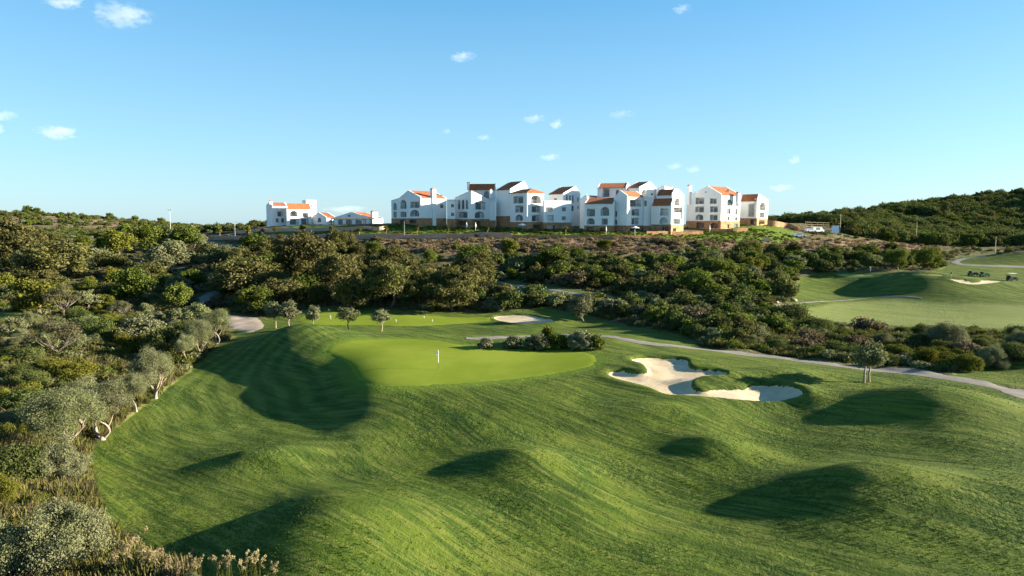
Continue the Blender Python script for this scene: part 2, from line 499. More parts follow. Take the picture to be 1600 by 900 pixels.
# ------------------------------------------------------------------ ground material
def ground_material():
    m, t, b = new_mat('turf_and_scrub')
    geo = t.n.new('ShaderNodeNewGeometry')
    pos = geo.outputs['Position']
    turf = attr(t, 'turf').outputs['Fac']
    lush = attr(t, 'lush').outputs['Fac']
    dry = attr(t, 'dry').outputs['Fac']
    pale = attr(t, 'pale').outputs['Fac']
    big = t.noise(pos, .05, 2, .6)
    mid = t.noise(pos, .33, 4, .7)
    fine = t.noise(pos, 2.6, 3, .75)
    grain = t.noise(pos, 11.0, 2, .8)
    # the runs bend along with the slopes
    wv = t.n.new('ShaderNodeVectorMath')
    wv.operation = 'MULTIPLY_ADD'
    t.l.new(t.noise(pos, .035, 1, .5, 0, 1), wv.inputs[0])
    wv.inputs[1].default_value = (9, 9, 0)
    t.l.new(pos, wv.inputs[2])
    wp = wv.outputs[0]
    # mowing runs: noise drawn out along the mower's way
    run = t.noise(t.mapping(t.mapping(wp, (1, 1, 1), (0, 0, R(46))), (.075, 1.0, .4)), 1.0, 2, .6, .5)
    run2 = t.noise(t.mapping(t.mapping(wp, (1, 1, 1), (0, 0, R(40))), (.22, 2.4, .6)), 1.0, 2, .65, .6)
    g = t.mix(t.smooth(mid, .33, .68), (.039, .068, .009), (.078, .110, .014))
    g = t.mix(t.math('MULTIPLY', t.smooth(big, .4, .68), .6), g, (.099, .126, .019))
    g = t.mix(t.math('MULTIPLY', t.smooth(run, .44, .58), .8), g, (.029, .058, .009))
    g = t.mix(t.math('MULTIPLY', t.smooth(run2, .48, .62), .75), g, (.116, .134, .028))
    g = t.mix(t.math('MULTIPLY', t.smooth(fine, .55, .75), .55), g, (.016, .040, .006))
    g = t.mix(t.math('MULTIPLY', t.smooth(grain, .54, .74), .6), g, (.128, .140, .034))
    g = t.mix(t.math('MULTIPLY', t.smooth(t.noise(pos, .75, 3, .7), .60, .74), .35), g, (.100, .085, .028))
    # thin wheel tracks left by the mower
    trk = t.noise(t.mapping(t.mapping(wp, (1, 1, 1), (0, 0, R(44))), (.018, .42, .2), (0, 0, 0), (3.1, 1.7, 0)), 1.0, 1, .5)
    trk = t.math('SUBTRACT', 1.0, t.smooth(t.math('ABSOLUTE', t.math('SUBTRACT', trk, .5)), .004, .018))
    trk = t.math('MULTIPLY', trk, t.smooth(t.noise(pos, .06, 2, .6), .40, .58))
    g = t.mix(t.math('MULTIPLY', trk, .6), g, (.024, .042, .010))
    rough = t.smooth(t.noise(pos, .11, 3, .6), .48, .66)
    g = t.mix(t.math('MULTIPLY', t.math('MULTIPLY', rough, t.smooth(fine, .44, .6)), .7), g, (.017, .044, .008))
    g = t.mix(t.math('MULTIPLY', pale, .85), g, t.mix(t.smooth(run, .4, .65), (.135, .168, .045), (.185, .200, .070)))
    g = t.mix(t.math('MULTIPLY', attr(t, 'fringe').outputs['Fac'], .75), g, (.092, .138, .017))
    # mower rounds that follow the edge of the green
    ring = t.math('SINE', t.math('ADD', t.math('MULTIPLY', attr(t, 'gdist').outputs['Fac'], 2.6), t.math('MULTIPLY', t.noise(pos, .10, 2, .5), 4.0)))
    ring = t.math('MULTIPLY', t.smooth(ring, -.8, .8), attr(t, 'gband').outputs['Fac'])
    g = t.mix(t.math('MULTIPLY', ring, .4), g, t.mix(.5, g, (.125, .165, .040)))
    g = t.mix(t.math('MULTIPLY', t.math('SUBTRACT', attr(t, 'gband').outputs['Fac'], ring, clamp=True), .28), g, (.022, .046, .009))
    s1 = t.noise(pos, .22, 4, .7)
    s2 = t.noise(pos, 1.3, 4, .75)
    so = t.mix(t.smooth(s1, .36, .66), (.062, .070, .026), (.155, .118, .066))
    so = t.mix(t.math('MULTIPLY', t.smooth(s2, .5, .72), .75), so, (.030, .042, .014))
    so = t.mix(t.math('MULTIPLY', t.smooth(fine, .6, .78), .6), so, (.19, .15, .09))
    dr = t.mix(t.smooth(s2, .38, .66), (.165, .105, .070), (.26, .175, .115))
    dr = t.mix(t.math('MULTIPLY', t.smooth(s1, .5, .7), .6), dr, (.065, .068, .028))
    so = t.mix(dry, so, dr)
    lu = t.mix(t.smooth(s2, .38, .66), (.060, .115, .016), (.150, .190, .032))
    so = t.mix(lush, so, lu)
    col = t.mix(turf, so, g)
    t.l.new(col, b.inputs['Base Color'])
    h1 = t.math('ADD', t.math('MULTIPLY', grain, .045), t.math('MULTIPLY', fine, .085))
    h1 = t.math('ADD', h1, t.math('MULTIPLY', t.math('MULTIPLY', rough, fine), .14))
    h1 = t.math('ADD', h1, t.math('MULTIPLY', t.math('ADD', run2, run), .045))
    h2 = t.math('ADD', t.math('MULTIPLY', s2, .5), t.math('MULTIPLY', fine, .25))
    mm = t.n.new('ShaderNodeMix')
    t.l.new(turf, mm.inputs[0])
    t.l.new(h2, mm.inputs[2])
    t.l.new(h1, mm.inputs[3])
    bump(t, b, mm.outputs[0], 1.0, 1.0)
    b.inputs['Roughness'].default_value = .9
    b.inputs['Specular IOR Level'].default_value = 0.06
    return m
MAT_GROUND = ground_material()

def build_ground():
    nr, nc = GX.shape
    me = bpy.data.meshes.new('ground')
    V = np.stack([GX, GY, GZ], -1).reshape(-1, 3).astype(np.float32)
    idx = np.arange(nr * nc).reshape(nr, nc)
    F = np.stack([idx[:-1, :-1], idx[:-1, 1:], idx[1:, 1:], idx[1:, :-1]], -1).reshape(-1, 4).astype(np.int32)
    me.vertices.add(len(V))
    me.vertices.foreach_set('co', V.ravel())
    me.loops.add(F.size)
    me.loops.foreach_set('vertex_index', F.ravel())
    me.polygons.add(len(F))
    me.polygons.foreach_set('loop_start', np.arange(0, F.size, 4, dtype=np.int32))
    me.polygons.foreach_set('use_smooth', np.ones(len(F), bool))
    me.update()
    for nm, arr in (('turf', TURF), ('lush', LUSH), ('dry', DRY), ('pale', PALE), ('fringe', sm((FRINGE + 2.0) / 1.8)), ('gdist', -FRINGE), ('gband', sm((-9 - GX) / 7) * sm((-FRINGE - 1.5) / 2) * sm((24 + FRINGE) / 8))):
        a = me.attributes.new(nm, 'FLOAT', 'POINT')
        a.data.foreach_set('value', arr.ravel().astype(np.float32))
    me.materials.append(MAT_GROUND)
    o = link(bpy.data.objects.new('ground', me))
    tag(o, 'rolling green fairway and scrubby hillside ground', 'ground', kind='structure')
build_ground()

# ------------------------------------------------------------------ sheets that lie on the ground
def sheet(name, poly, mat, lift, step, label, cat, edge_drop=.06, shrink=0):
    pts = [Vector((p[0], p[1])) for p in poly]
    n = len(pts)
    xs, ys = [p.x for p in pts], [p.y for p in pts]
    gx, gy = np.meshgrid(np.arange(min(xs), max(xs), step), np.arange(min(ys), max(ys), step))
    gx, gy = gx.ravel(), gy.ravel()
    k = sdist(gx, gy, poly) > step * .6
    allp = pts + [Vector((a, b)) for a, b in zip(gx[k], gy[k])]
    res = mgeo.delaunay_2d_cdt(allp, [(i, (i + 1) % n) for i in range(n)], [], 1, 1e-5)
    P = np.array([(v.x, v.y) for v in res[0]])
    z = H(P[:, 0], P[:, 1]) + lift
    z[:n] -= edge_drop + lift if n <= len(z) else 0
    o = mesh_obj(name, np.c_[P, z], [tuple(f) for f in res[2]], mat, smooth=True)
    if sum(p.normal.z for p in o.data.polygons[:50]) < 0:
        o.data.flip_normals()
    return tag(o, label, cat, kind='structure')

def green_material(name, c1, c2, c3):
    m, t, b = new_mat(name)
    pos = t.n.new('ShaderNodeNewGeometry').outputs['Position']
    n1 = t.noise(pos, .12, 4, .6)
    n2 = t.noise(t.mapping(pos, (.25, 1.1, .5), (0, 0, R(-12))), 1.0, 3, .6)
    n3 = t.noise(pos, 9, 3, .7)
    c = t.mix(t.smooth(n1, .35, .68), c1, c2)
    c = t.mix(t.math('MULTIPLY', t.smooth(n2, .45, .65), .4), c, c3)
    c = t.mix(t.math('MULTIPLY', t.smooth(n3, .5, .75), .25), c, c1)
    t.l.new(c, b.inputs['Base Color'])
    bump(t, b, n3, 1.0, .012)
    b.inputs['Specular IOR Level'].default_value = 0.0
    return m
MAT_GREEN = green_material('putting_turf', (.122, .162, .020), (.160, .194, .028), (.138, .178, .022))
MAT_PALE_GREEN = green_material('pale_turf', (.22, .245, .06), (.27, .275, .085), (.24, .26, .07))
def sand_material():
    m, t, b = new_mat('bunker_sand')
    pos = t.n.new('ShaderNodeNewGeometry').outputs['Position']
    n1 = t.noise(pos, .35, 5, .6)
    n2 = t.noise(t.mapping(pos, (1.0, 6, 1), (0, 0, R(20))), 1.0, 4, .6, 1.0)
    n3 = t.noise(pos, 14, 3, .7)
    c = t.mix(t.smooth(n1, .35, .7), (.42, .325, .205), (.52, .42, .29))
    c = t.mix(t.math('MULTIPLY', t.smooth(n2, .5, .7), .35), c, (.29, .22, .145))
    t.l.new(c, b.inputs['Base Color'])
    bump(t, b, t.math('ADD', t.math('MULTIPLY', n3, .03), t.math('MULTIPLY', n2, .10)), 1.0, 1.0)
    return m
MAT_SAND = sand_material()
def path_material(name, c1, c2):
    m, t, b = new_mat(name)
    pos = t.n.new('ShaderNodeNewGeometry').outputs['Position']
    n1 = t.noise(pos, .5, 5, .65)
    n3 = t.noise(pos, 16, 3, .7)
    c = t.mix(t.smooth(n1, .35, .7), c1, c2)
    c = t.mix(t.math('MULTIPLY', t.smooth(n3, .5, .75), .3), c, tuple(x * .7 for x in c1))
    t.l.new(c, b.inputs['Base Color'])
    bump(t, b, n3, 1.0, .012)
    return m
MAT_PATH = path_material('pale_path', (.135, .122, .108), (.195, .178, .155))

sheet('putting_green', GREEN, MAT_GREEN, .035, .6, 'large smooth putting green with white flag', 'putting green')
sheet('practice_green', PGREEN, MAT_GREEN, .05, 1.0, 'long bright practice green behind the lollipop olive trees', 'putting green')
sheet('plateau_green', RGREEN, MAT_PALE_GREEN, .06, 1.2, 'thin pale green on the right plateau', 'putting green')
sheet('sand_bunker', BUNK1, MAT_SAND, .05, .3, 'large lobed sand bunker right of the putting green', 'bunker')
sheet('sand_bunker', BUNK2, MAT_SAND, .05, .5, 'small oval sand bunker by the practice green', 'bunker')
sheet('sand_bunker', BUNK3, MAT_SAND, .06, .6, 'crescent sand bunker on the right plateau', 'bunker')

def path(name, pix, hw, label, dmin=24, mat=None, lift=.05, step=None):
    c = [ground(x, y, 0, dmin) for x, y in pix]
    c = spline([(p.x, p.y, 0) for p in c], 14, closed=False)
    rows = 5
    V, F = [], []
    for i, p in enumerate(c):
        t = (c[min(i + 1, len(c) - 1)] - c[max(i - 1, 0)]).normalized()
        nrm = Vector((-t.y, t.x, 0))
        w = hw * (1 + .06 * math.sin(i * .9))
        for k in range(rows):
            q = p + nrm * w * (k / (rows - 1) * 2 - 1)
            V.append((q.x, q.y, float(H(q.x, q.y)) + (lift if 0 < k < rows - 1 else lift - .03)))
    for i in range(len(c) - 1):
        for k in range(rows - 1):
            a = i * rows + k
            F.append((a + 1, a, a + rows, a + rows + 1))
    o = mesh_obj(name, V, F, mat or MAT_PATH, smooth=True)
    if o.data.polygons[0].normal.z < 0:
        o.data.flip_normals()
    return tag(o, label, 'path', kind='structure')
path('cart_path', [(728, 528.5), (755, 528.5), (805, 526.5), (880, 523.5), (945, 525.5), (975, 529.5), (1025, 537.5), (1100, 546), (1200, 557.5), (1300, 570), (1400, 581), (1462, 588), (1525, 598), (1575, 609), (1605, 620), (1700, 665)], 1.25, 'long pale cart path winding past the bunker to the right edge', 60)
path('cart_path', [(398, 509), (372, 503), (345, 497), (322, 487), (312, 476), (318, 466), (334, 459), (350, 452)], 1.7, 'cart path curving up between dark oaks at the left', 100)
path('cart_path', [(310, 374), (325, 378), (350, 384.5), (378, 392)], 1.6, 'short pale path descending below the far left terrace wall', 150)
path('cart_path', [(775, 440), (812, 447), (850, 452), (887, 457), (925, 462), (965, 464.5)], .8, 'thin path along the grassy strip among shrubs', 130)
path('cart_path', [(1540, 401), (1512, 403.5), (1495, 407.5), (1494, 411), (1508, 414), (1540, 415.5), (1600, 417.5), (1700, 419)], 1.1, 'looping grey path on the far right plateau', 180)
path('cart_path', [(1195, 478), (1240, 475), (1290, 471), (1350, 466.5), (1395, 463.5), (1440, 466)], .35, 'thin pale track at the foot of the right mound', 130)
sheet('path_turning_area', outline(0, 0, 1, [(352, 495), (375, 493), (400, 496), (413, 504), (413, 513), (388, 520), (362, 513)], 0, 100), path_material('gravel', (.24, .185, .145), (.32, .255, .205)), .07, .8, 'wide pale gravel turning area at the end of the left path', 'path')

# ------------------------------------------------------------------ foliage
def leaf_material(name, c1, c2, c3, trans=.25):
    m = bpy.data.materials.new(name)
    m.use_nodes = True
    t = NT(m.node_tree)
    for n in list(t.n):
        t.n.remove(n)
    out = t.n.new('ShaderNodeOutputMaterial')
    oi = t.n.new('ShaderNodeObjectInfo')
    tint = attr(t, 'tint').outputs['Fac']
    c = t.mix(tint, c1, c2)
    c = t.mix(t.math('MULTIPLY', oi.outputs['Random'], .55), c, c3)
    v = t.n.new('ShaderNodeHueSaturation')
    t.l.new(c, v.inputs['Color'])
    r2 = t.math('FRACT', t.math('MULTIPLY', oi.outputs['Random'], 7.31))
    t.l.new(t.math('ADD', t.math('MULTIPLY', r2, .5), .78), v.inputs['Value'])
    df = t.n.new('ShaderNodeBsdfDiffuse')
    tr = t.n.new('ShaderNodeBsdfTranslucent')
    t.l.new(v.outputs[0], df.inputs[0])
    t.l.new(v.outputs[0], tr.inputs[0])
    mx = t.n.new('ShaderNodeMixShader')
    mx.inputs[0].default_value = trans
    t.l.new(df.outputs[0], mx.inputs[1])
    t.l.new(tr.outputs[0], mx.inputs[2])
    t.l.new(mx.outputs[0], out.inputs[0])
    return m
LEAF = {
 'olive': leaf_material('olive_leaves', (0.1025, 0.1115, 0.0516), (0.1827, 0.1827, 0.1069), (0.1247, 0.1471, 0.0535)),
 'oak': leaf_material('oak_leaves', (0.0599, 0.0599, 0.0200), (0.1196, 0.1036, 0.0418), (0.0749, 0.0897, 0.0250)),
 'carob': leaf_material('carob_leaves', (0.0493, 0.0782, 0.0131), (0.0987, 0.1234, 0.0247), (0.1068, 0.1151, 0.0247)),
 'mastic': leaf_material('mastic_leaves', (0.0461, 0.0703, 0.0200), (0.0983, 0.1185, 0.0361), (0.0904, 0.0853, 0.0301)),
 'yellow': leaf_material('yellow_leaves', (0.0760, 0.0826, 0.0132), (0.1320, 0.1222, 0.0232), (0.0858, 0.1056, 0.0198)),
 'dry': leaf_material('dry_twigs', (.085, .064, .036), (.155, .118, .070), (.10, .092, .045)),
 'bare': leaf_material('grey_twig_leaves', (0.0840, 0.0792, 0.0408), (0.1260, 0.1140, 0.0696), (0.0960, 0.0960, 0.0420)),
 'turf': leaf_material('turf_blades', (.040, .074, .011), (.110, .135, .028), (.07, .11, .016)),
 'bank': leaf_material('bank_scrub_twigs', (.165, .115, .068), (.25, .182, .115), (.15, .14, .06)),
 'reed': leaf_material('reed_plumes', (.22, .175, .085), (.34, .28, .165), (.25, .21, .09)),
 'grass': leaf_material('long_grass', (0.0539, 0.0732, 0.0154), (0.1271, 0.1232, 0.0385), (0.1309, 0.1001, 0.0385)),
}
def bark_material(name, c1, c2):
    m, t, b = new_mat(name)
    pos = t.n.new('ShaderNodeTexCoord').outputs['Object']
    n1 = t.noise(t.mapping(pos, (5, 5, 1.2)), 1.0, 5, .7, .8)
    t.l.new(t.mix(t.smooth(n1, .35, .68), c1, c2), b.inputs['Base Color'])
    bump(t, b, n1, .8, .06)
    return m
BARK = {'twig': bark_material('grey_twigs', (.10, .085, .065), (.20, .17, .135)), 'pale': bark_material('pale_bark', (.17, .13, .10), (.36, .30, .235)), 'dark': bark_material('dark_bark', (.06, .045, .03), (.15, .12, .085))}

def leaf_cloud(blobs, n, size, rg, up=.25, shell=.55, aspect=.5):
    """n small leaf faces spread through a set of ellipsoid clumps -> verts, quads, tint"""
    C = np.array([b[0] for b in blobs], float)
    Rd = np.array([b[1] for b in blobs], float)
    w = np.prod(Rd, 1) ** (2 / 3)
    k = rg.choice(len(blobs), n, p=w / w.sum())
    dirs = rg.normal(size=(n, 3))
    dirs /= np.linalg.norm(dirs, axis=1, keepdims=True)
    rad = shell + (1 - shell) * rg.random(n) ** .6
    rad *= 1 + .18 * rg.normal(size=n)
    P = C[k] + dirs * Rd[k] * rad[:, None]
    nrm = dirs * .9 + rg.normal(size=(n, 3)) * .75 + np.array([0, 0, up])
    nrm /= np.linalg.norm(nrm, axis=1, keepdims=True)
    a = np.cross(nrm, rg.normal(size=(n, 3)))
    a /= np.linalg.norm(a, axis=1, keepdims=True)
    b = np.cross(nrm, a)
    s = size * (.55 + .9 * rg.random(n))
    A = a * s[:, None] * .5
    B = b * (s * aspect * (.7 + .6 * rg.random(n)))[:, None] * .5
    V = np.stack([P - A, P - B * 1.0 + A * .15, P + A, P + B * 1.0 - A * .1], 1).reshape(-1, 3)
    bt = rg.random(len(blobs))
    tint = np.clip(.55 * bt[k] + .45 * rg.random(n), 0, 1)
    return V, tint
def leaf_mesh(name, V, tint, mat, flatten=None):
    n = len(V) // 4
    if flatten is not None:
        V = V[np.repeat(V.reshape(-1, 4, 3)[:, :, 2].min(1) > flatten, 4)]
        tint = tint[:len(V) // 4]
        n = len(V) // 4
    me = bpy.data.meshes.new(name)
    me.vertices.add(n * 4)
    me.vertices.foreach_set('co', V.astype(np.float32).ravel())
    me.loops.add(n * 4)
    me.loops.foreach_set('vertex_index', np.arange(n * 4, dtype=np.int32))
    me.polygons.add(n)
    me.polygons.foreach_set('loop_start', np.arange(0, n * 4, 4, dtype=np.int32))
    me.update()
    a = me.attributes.new('tint', 'FLOAT', 'FACE')
    a.data.foreach_set('value', tint.astype(np.float32))
    me.materials.append(mat)
    return me
def clump_set(rg, n, rx, ry, rz, cz, cr, bottom=-.35, inner=.62):
    """clumps on an uneven dome"""
    out = []
    while len(out) < n:
        d = rg.normal(size=3)
        d /= np.linalg.norm(d)
        if d[2] < bottom:
            continue
        f = inner + (.95 - inner) * rg.random()
        q = rg.random()
        if q < .2:
            f *= .5
        r = cr * (.6 + .8 * rg.random())
        if q > .78:
            f *= 1.08 + .22 * rg.random()
            r *= .6
        out.append(((d[0] * rx * f, d[1] * ry * f, cz + d[2] * rz * f), (r * (.9 + .5 * rg.random()), r * (.9 + .5 * rg.random()), r * (.65 + .35 * rg.random()))))
    return out
def trunk_mesh(rg, h, r, limbs, spread, lean=.15, name='trunk', mat=None, forks=True, n=7):
    mb = MB()
    lx, ly = (rg.random(2) - .5) * 2 * lean * h
    top = Vector((lx, ly, h))
    mid = Vector((lx * .3 + (rg.random() - .5) * r * 3, ly * .3 + (rg.random() - .5) * r * 3, h * .5))
    mb.tube([(0, 0, -.35), (0, 0, .05), mid, top], [r * 1.6, r * 1.25, r * .95, r * .75], n)
    for i in range(limbs):
        a = 2 * math.pi * (i + rg.random() * .6) / limbs
        o = Vector((math.cos(a), math.sin(a), 0))
        st = mid.lerp(top, .4 + .6 * rg.random())
        L = spread * (.7 + .5 * rg.random())
        p1 = st + o * L * .35 + Vector((0, 0, L * .25)) + Vector(((rg.random() - .5), (rg.random() - .5), 0)) * L * .15
        p2 = st + o * L * .72 + Vector((0, 0, L * (.55 + .3 * rg.random())))
        p3 = p2 + o * L * .2 + Vector((0, 0, L * .3))
        mb.tube([st, p1, p2, p3], [r * .6, r * .45, r * .28, r * .1], 5)
        if forks:
            q = p1 + Vector((-o.y, o.x, .6)).normalized() * L * .45
            mb.tube([p1, p1.lerp(q, .5) + Vector((0, 0, .08)), q], [r * .35, r * .25, r * .1], 4)
    me = bpy.data.meshes.new(name)
    me.from_pydata(mb.v, [], mb.f)
    me.polygons.foreach_set('use_smooth', [True] * len(me.polygons))
    me.materials.append(mat)
    return me

PROTO = {}
def proto(kind, species, make, variants):
    PROTO[kind] = [make(np.random.default_rng(hash_(kind) + i), species) for i in range(variants)]
def hash_(s):
    return sum((i + 1) * ord(c) for i, c in enumerate(s)) % 9973
# every prototype is 1 m tall in nominal units: (trunk mesh or None, crown mesh, height, width)
def olive_trunk(rg):
    """old forked trunk: two or three gnarled stems from one swollen foot"""
    mb = MB()
    mb.tube([(0, 0, -.3), (0, 0, .06), (.02, .01, .22)], [.26, .21, .15], 9)
    for k in range(2 + int(rg.random() < .5)):
        a = rg.random() * 6.28
        p = Vector((math.cos(a) * .07, math.sin(a) * .07, .05))
        v = Vector((math.cos(a) * .22, math.sin(a) * .22, 1.0))
        pts, rad = [p.copy()], [.13]
        for i in range(9):
            v += Vector((rg.normal() * .24, rg.normal() * .24, .08 * rg.random()))
            v.z = max(v.z, .85)
            v.normalize()
            p = p + v * .24
            pts.append(p.copy())
            rad.append(.115 * (1 - i / 10.5) * (.85 + .3 * rg.random()))
            if i > 3 and rg.random() < .75:
                b = rg.random() * 6.28
                w = Vector((math.cos(b), math.sin(b), .7)).normalized()
                q1 = p + w * .35 + Vector((0, 0, .05))
                mb.tube([p, q1, q1 + (w + Vector((0, 0, .5))).normalized() * .55], [rad[-1] * .7, rad[-1] * .5, .012], 5)
        mb.tube(pts, rad, 7)
    me = bpy.data.meshes.new('trunk')
    me.from_pydata(mb.v, [], mb.f)
    me.polygons.foreach_set('use_smooth', [True] * len(me.polygons))
    me.materials.append(BARK['pale'])
    return me
def mk_near_olive(rg, sp):
    cl = clump_set(rg, 40, 1.7, 1.6, 1.25, 2.75, .62, -.6)
    V, tt = leaf_cloud(cl, 42000, .08, rg, .3, .3, .42)
    return olive_trunk(rg), leaf_mesh('crown', V, tt, LEAF[sp]), 4.1, 4.1
def mk_shrub(n=2600, sz=.26, clumps=26, flat=.72, cr=.42):
    def f(rg, sp):
        cl = clump_set(rg, clumps, 1.05, 1.0, flat * 1.1, flat * .55, cr, -.3)
        V, tt = leaf_cloud(cl, n, sz, rg, .3, .4, .6)
        return None, leaf_mesh('foliage', V, tt, LEAF[sp], -.08), flat * 2.1, 2.7
    return f
def mk_tree(n=4200, sz=.42, clumps=30, rx=2.6, rz=1.7, cz=3.1, cr=.85, th=1.9, bark='dark', bottom=-.5):
    def f(rg, sp):
        cl = clump_set(rg, clumps, rx, rx * (.8 + .3 * rg.random()), rz, cz, cr, bottom)
        V, tt = leaf_cloud(cl, n, sz, rg, .3, .35, .6)
        return trunk_mesh(rg, th, .2, 5, rx * .75, .18, mat=BARK[bark]), leaf_mesh('crown', V, tt, LEAF[sp], .3), cz + rz + cr * .4, 2 * rx + cr
    return f
def mk_lolly(rg, sp):
    cl = clump_set(rg, 30, 1.1, 1.05, .85, 2.3, .48, -.9, .5)
    V, tt = leaf_cloud(cl, 4200, .22, rg, .2, .3, .5)
    return trunk_mesh(rg, 1.5, .075, 4, .9, .1, mat=BARK['pale']), leaf_mesh('crown', V, tt, LEAF[sp]), 3.4, 2.8
def mk_sapling(rg, sp):
    cl = clump_set(rg, 12, .55, .55, .75, 2.5, .32, -.8, .5)
    V, tt = leaf_cloud(cl, 700, .26, rg, .2, .2, .6)
    return trunk_mesh(rg, 1.9, .07, 3, .6, .03, mat=BARK['pale'], forks=False), leaf_mesh('crown', V, tt, LEAF[sp]), 3.4, 1.5
def mk_bare(rg, sp):
    cl = clump_set(rg, 26, 2.1, 1.9, 1.7, 2.9, .5, -.3, .7)
    V, tt = leaf_cloud(cl, 3600, .22, rg, .2, .2, .3)
    return trunk_mesh(rg, 1.2, .10, 10, 2.4, .1, mat=BARK['twig']), leaf_mesh('crown', V, tt, LEAF[sp]), 4.8, 4.6
def mk_pine(rg, sp):
    cl = clump_set(rg, 16, 2.3, 2.3, .9, 4.4, .8, -.2, .6)
    V, tt = leaf_cloud(cl, 1200, .6, rg, .4, .4, .6)
    return trunk_mesh(rg, 3.6, .2, 4, 1.6, .06, mat=BARK['dark'], forks=False), leaf_mesh('crown', V, tt, LEAF[sp]), 5.6, 5.2
def mk_tuft(rg, sp, n=60, h=.8, w=.05, fan=.55):
    b = (rg.random((n, 2)) - .5) * .5
    a = rg.random(n) * 2 * math.pi
    tl = fan * (.2 + rg.random(n))
    hh = h * (.5 + .6 * rg.random(n))
    P0 = np.c_[b, np.full(n, -.05)]
    P1 = P0 + np.c_[np.cos(a) * tl * hh, np.sin(a) * tl * hh, hh]
    sd = np.c_[-np.sin(a), np.cos(a), np.zeros(n)] * w
    V = np.stack([P0 - sd, P0 + sd, P1 + sd * .3, P1 - sd * .3], 1).reshape(-1, 3)
    return None, leaf_mesh('tuft', V, rg.random(n), LEAF[sp]), h, .6
def mk_reed(rg, sp):
    """a clump of tall stems with feathery plumes"""
    n = 22
    stems = MB()
    Vs, Ts = [], []
    for i in range(n):
        x, y = (rg.random(2) - .5) * .9
        a = rg.random() * 6.28
        ln = .1 + .35 * rg.random()
        h = 1.3 + .9 * rg.random()
        tip = Vector((x + math.cos(a) * ln, y + math.sin(a) * ln, h))
        stems.tube([(x, y, -.1), (x + math.cos(a) * ln * .3, y + math.sin(a) * ln * .3, h * .55), tip], [.014, .011, .006], 4)
        dr = Vector((math.cos(a) * .5, math.sin(a) * .5, .8)).normalized()
        bl = [(tuple(tip + dr * (.12 * q - .1) - Vector((0, 0, .02 * q * q))), (.075 + .03 * (q in (1, 2)), .075, .11)) for q in range(4)]
        V, tt = leaf_cloud(bl, 70, .10, rg, .5, .1, .3)
        Vs.append(V)
        Ts.append(tt)
    me = bpy.data.meshes.new('stems')
    me.from_pydata(stems.v, [], stems.f)
    me.materials.append(LEAF['grass'])
    return me, leaf_mesh('plumes', np.concatenate(Vs), np.concatenate(Ts), LEAF[sp]), 2.1, 1.4

proto('near_olive', 'olive', mk_near_olive, 4)
proto('near_shrub', 'olive', mk_shrub(46000, .046, 60, .85, .30), 2)
proto('near_shrub_green', 'yellow', mk_shrub(16000, .085, 42, .8, .34), 2)
proto('near_shrub_dark', 'mastic', mk_shrub(14000, .09, 42, .75, .36), 2)
proto('oak', 'oak', mk_tree(6500, .32, 44, 2.7, 2.1, 2.9, .85, 1.7, 'dark', -.75), 4)
proto('oak_big', 'oak', mk_tree(10000, .32, 64, 3.5, 2.7, 3.5, .9, 2.0, 'dark', -.75), 3)
proto('carob', 'carob', mk_tree(5600, .29, 36, 2.3, 1.9, 2.5, .75, 1.2, 'dark', -.85), 3)
proto('mid_olive', 'olive', mk_tree(5600, .28, 36, 2.2, 1.9, 2.5, .75, 1.3, 'dark', -.8), 3)
proto('yellow_tree', 'yellow', mk_tree(4800, .28, 32, 2.0, 1.9, 2.5, .7, 1.3, 'dark', -.8), 3)
proto('mastic', 'mastic', mk_shrub(4200, .20, 36, .80, .38), 4)
proto('carob_bush', 'carob', mk_shrub(3800, .21, 30, .8, .40), 3)
proto('olive_bush', 'olive', mk_shrub(3800, .20, 30, .85, .38), 3)
proto('oak_bush', 'oak', mk_shrub(3800, .21, 30, .75, .40), 3)
proto('yellow_bush', 'yellow', mk_shrub(2200, .24, 22, .7, .40), 2)
proto('dry_bush', 'dry', mk_shrub(1800, .24, 24, .62, .42), 3)
proto('lolly', 'olive', mk_lolly, 4)
proto('sapling', 'yellow', mk_sapling, 3)
proto('bare', 'bare', mk_bare, 2)
proto('pine', 'mastic', mk_pine, 2)
proto('reed', 'reed', mk_reed, 3)

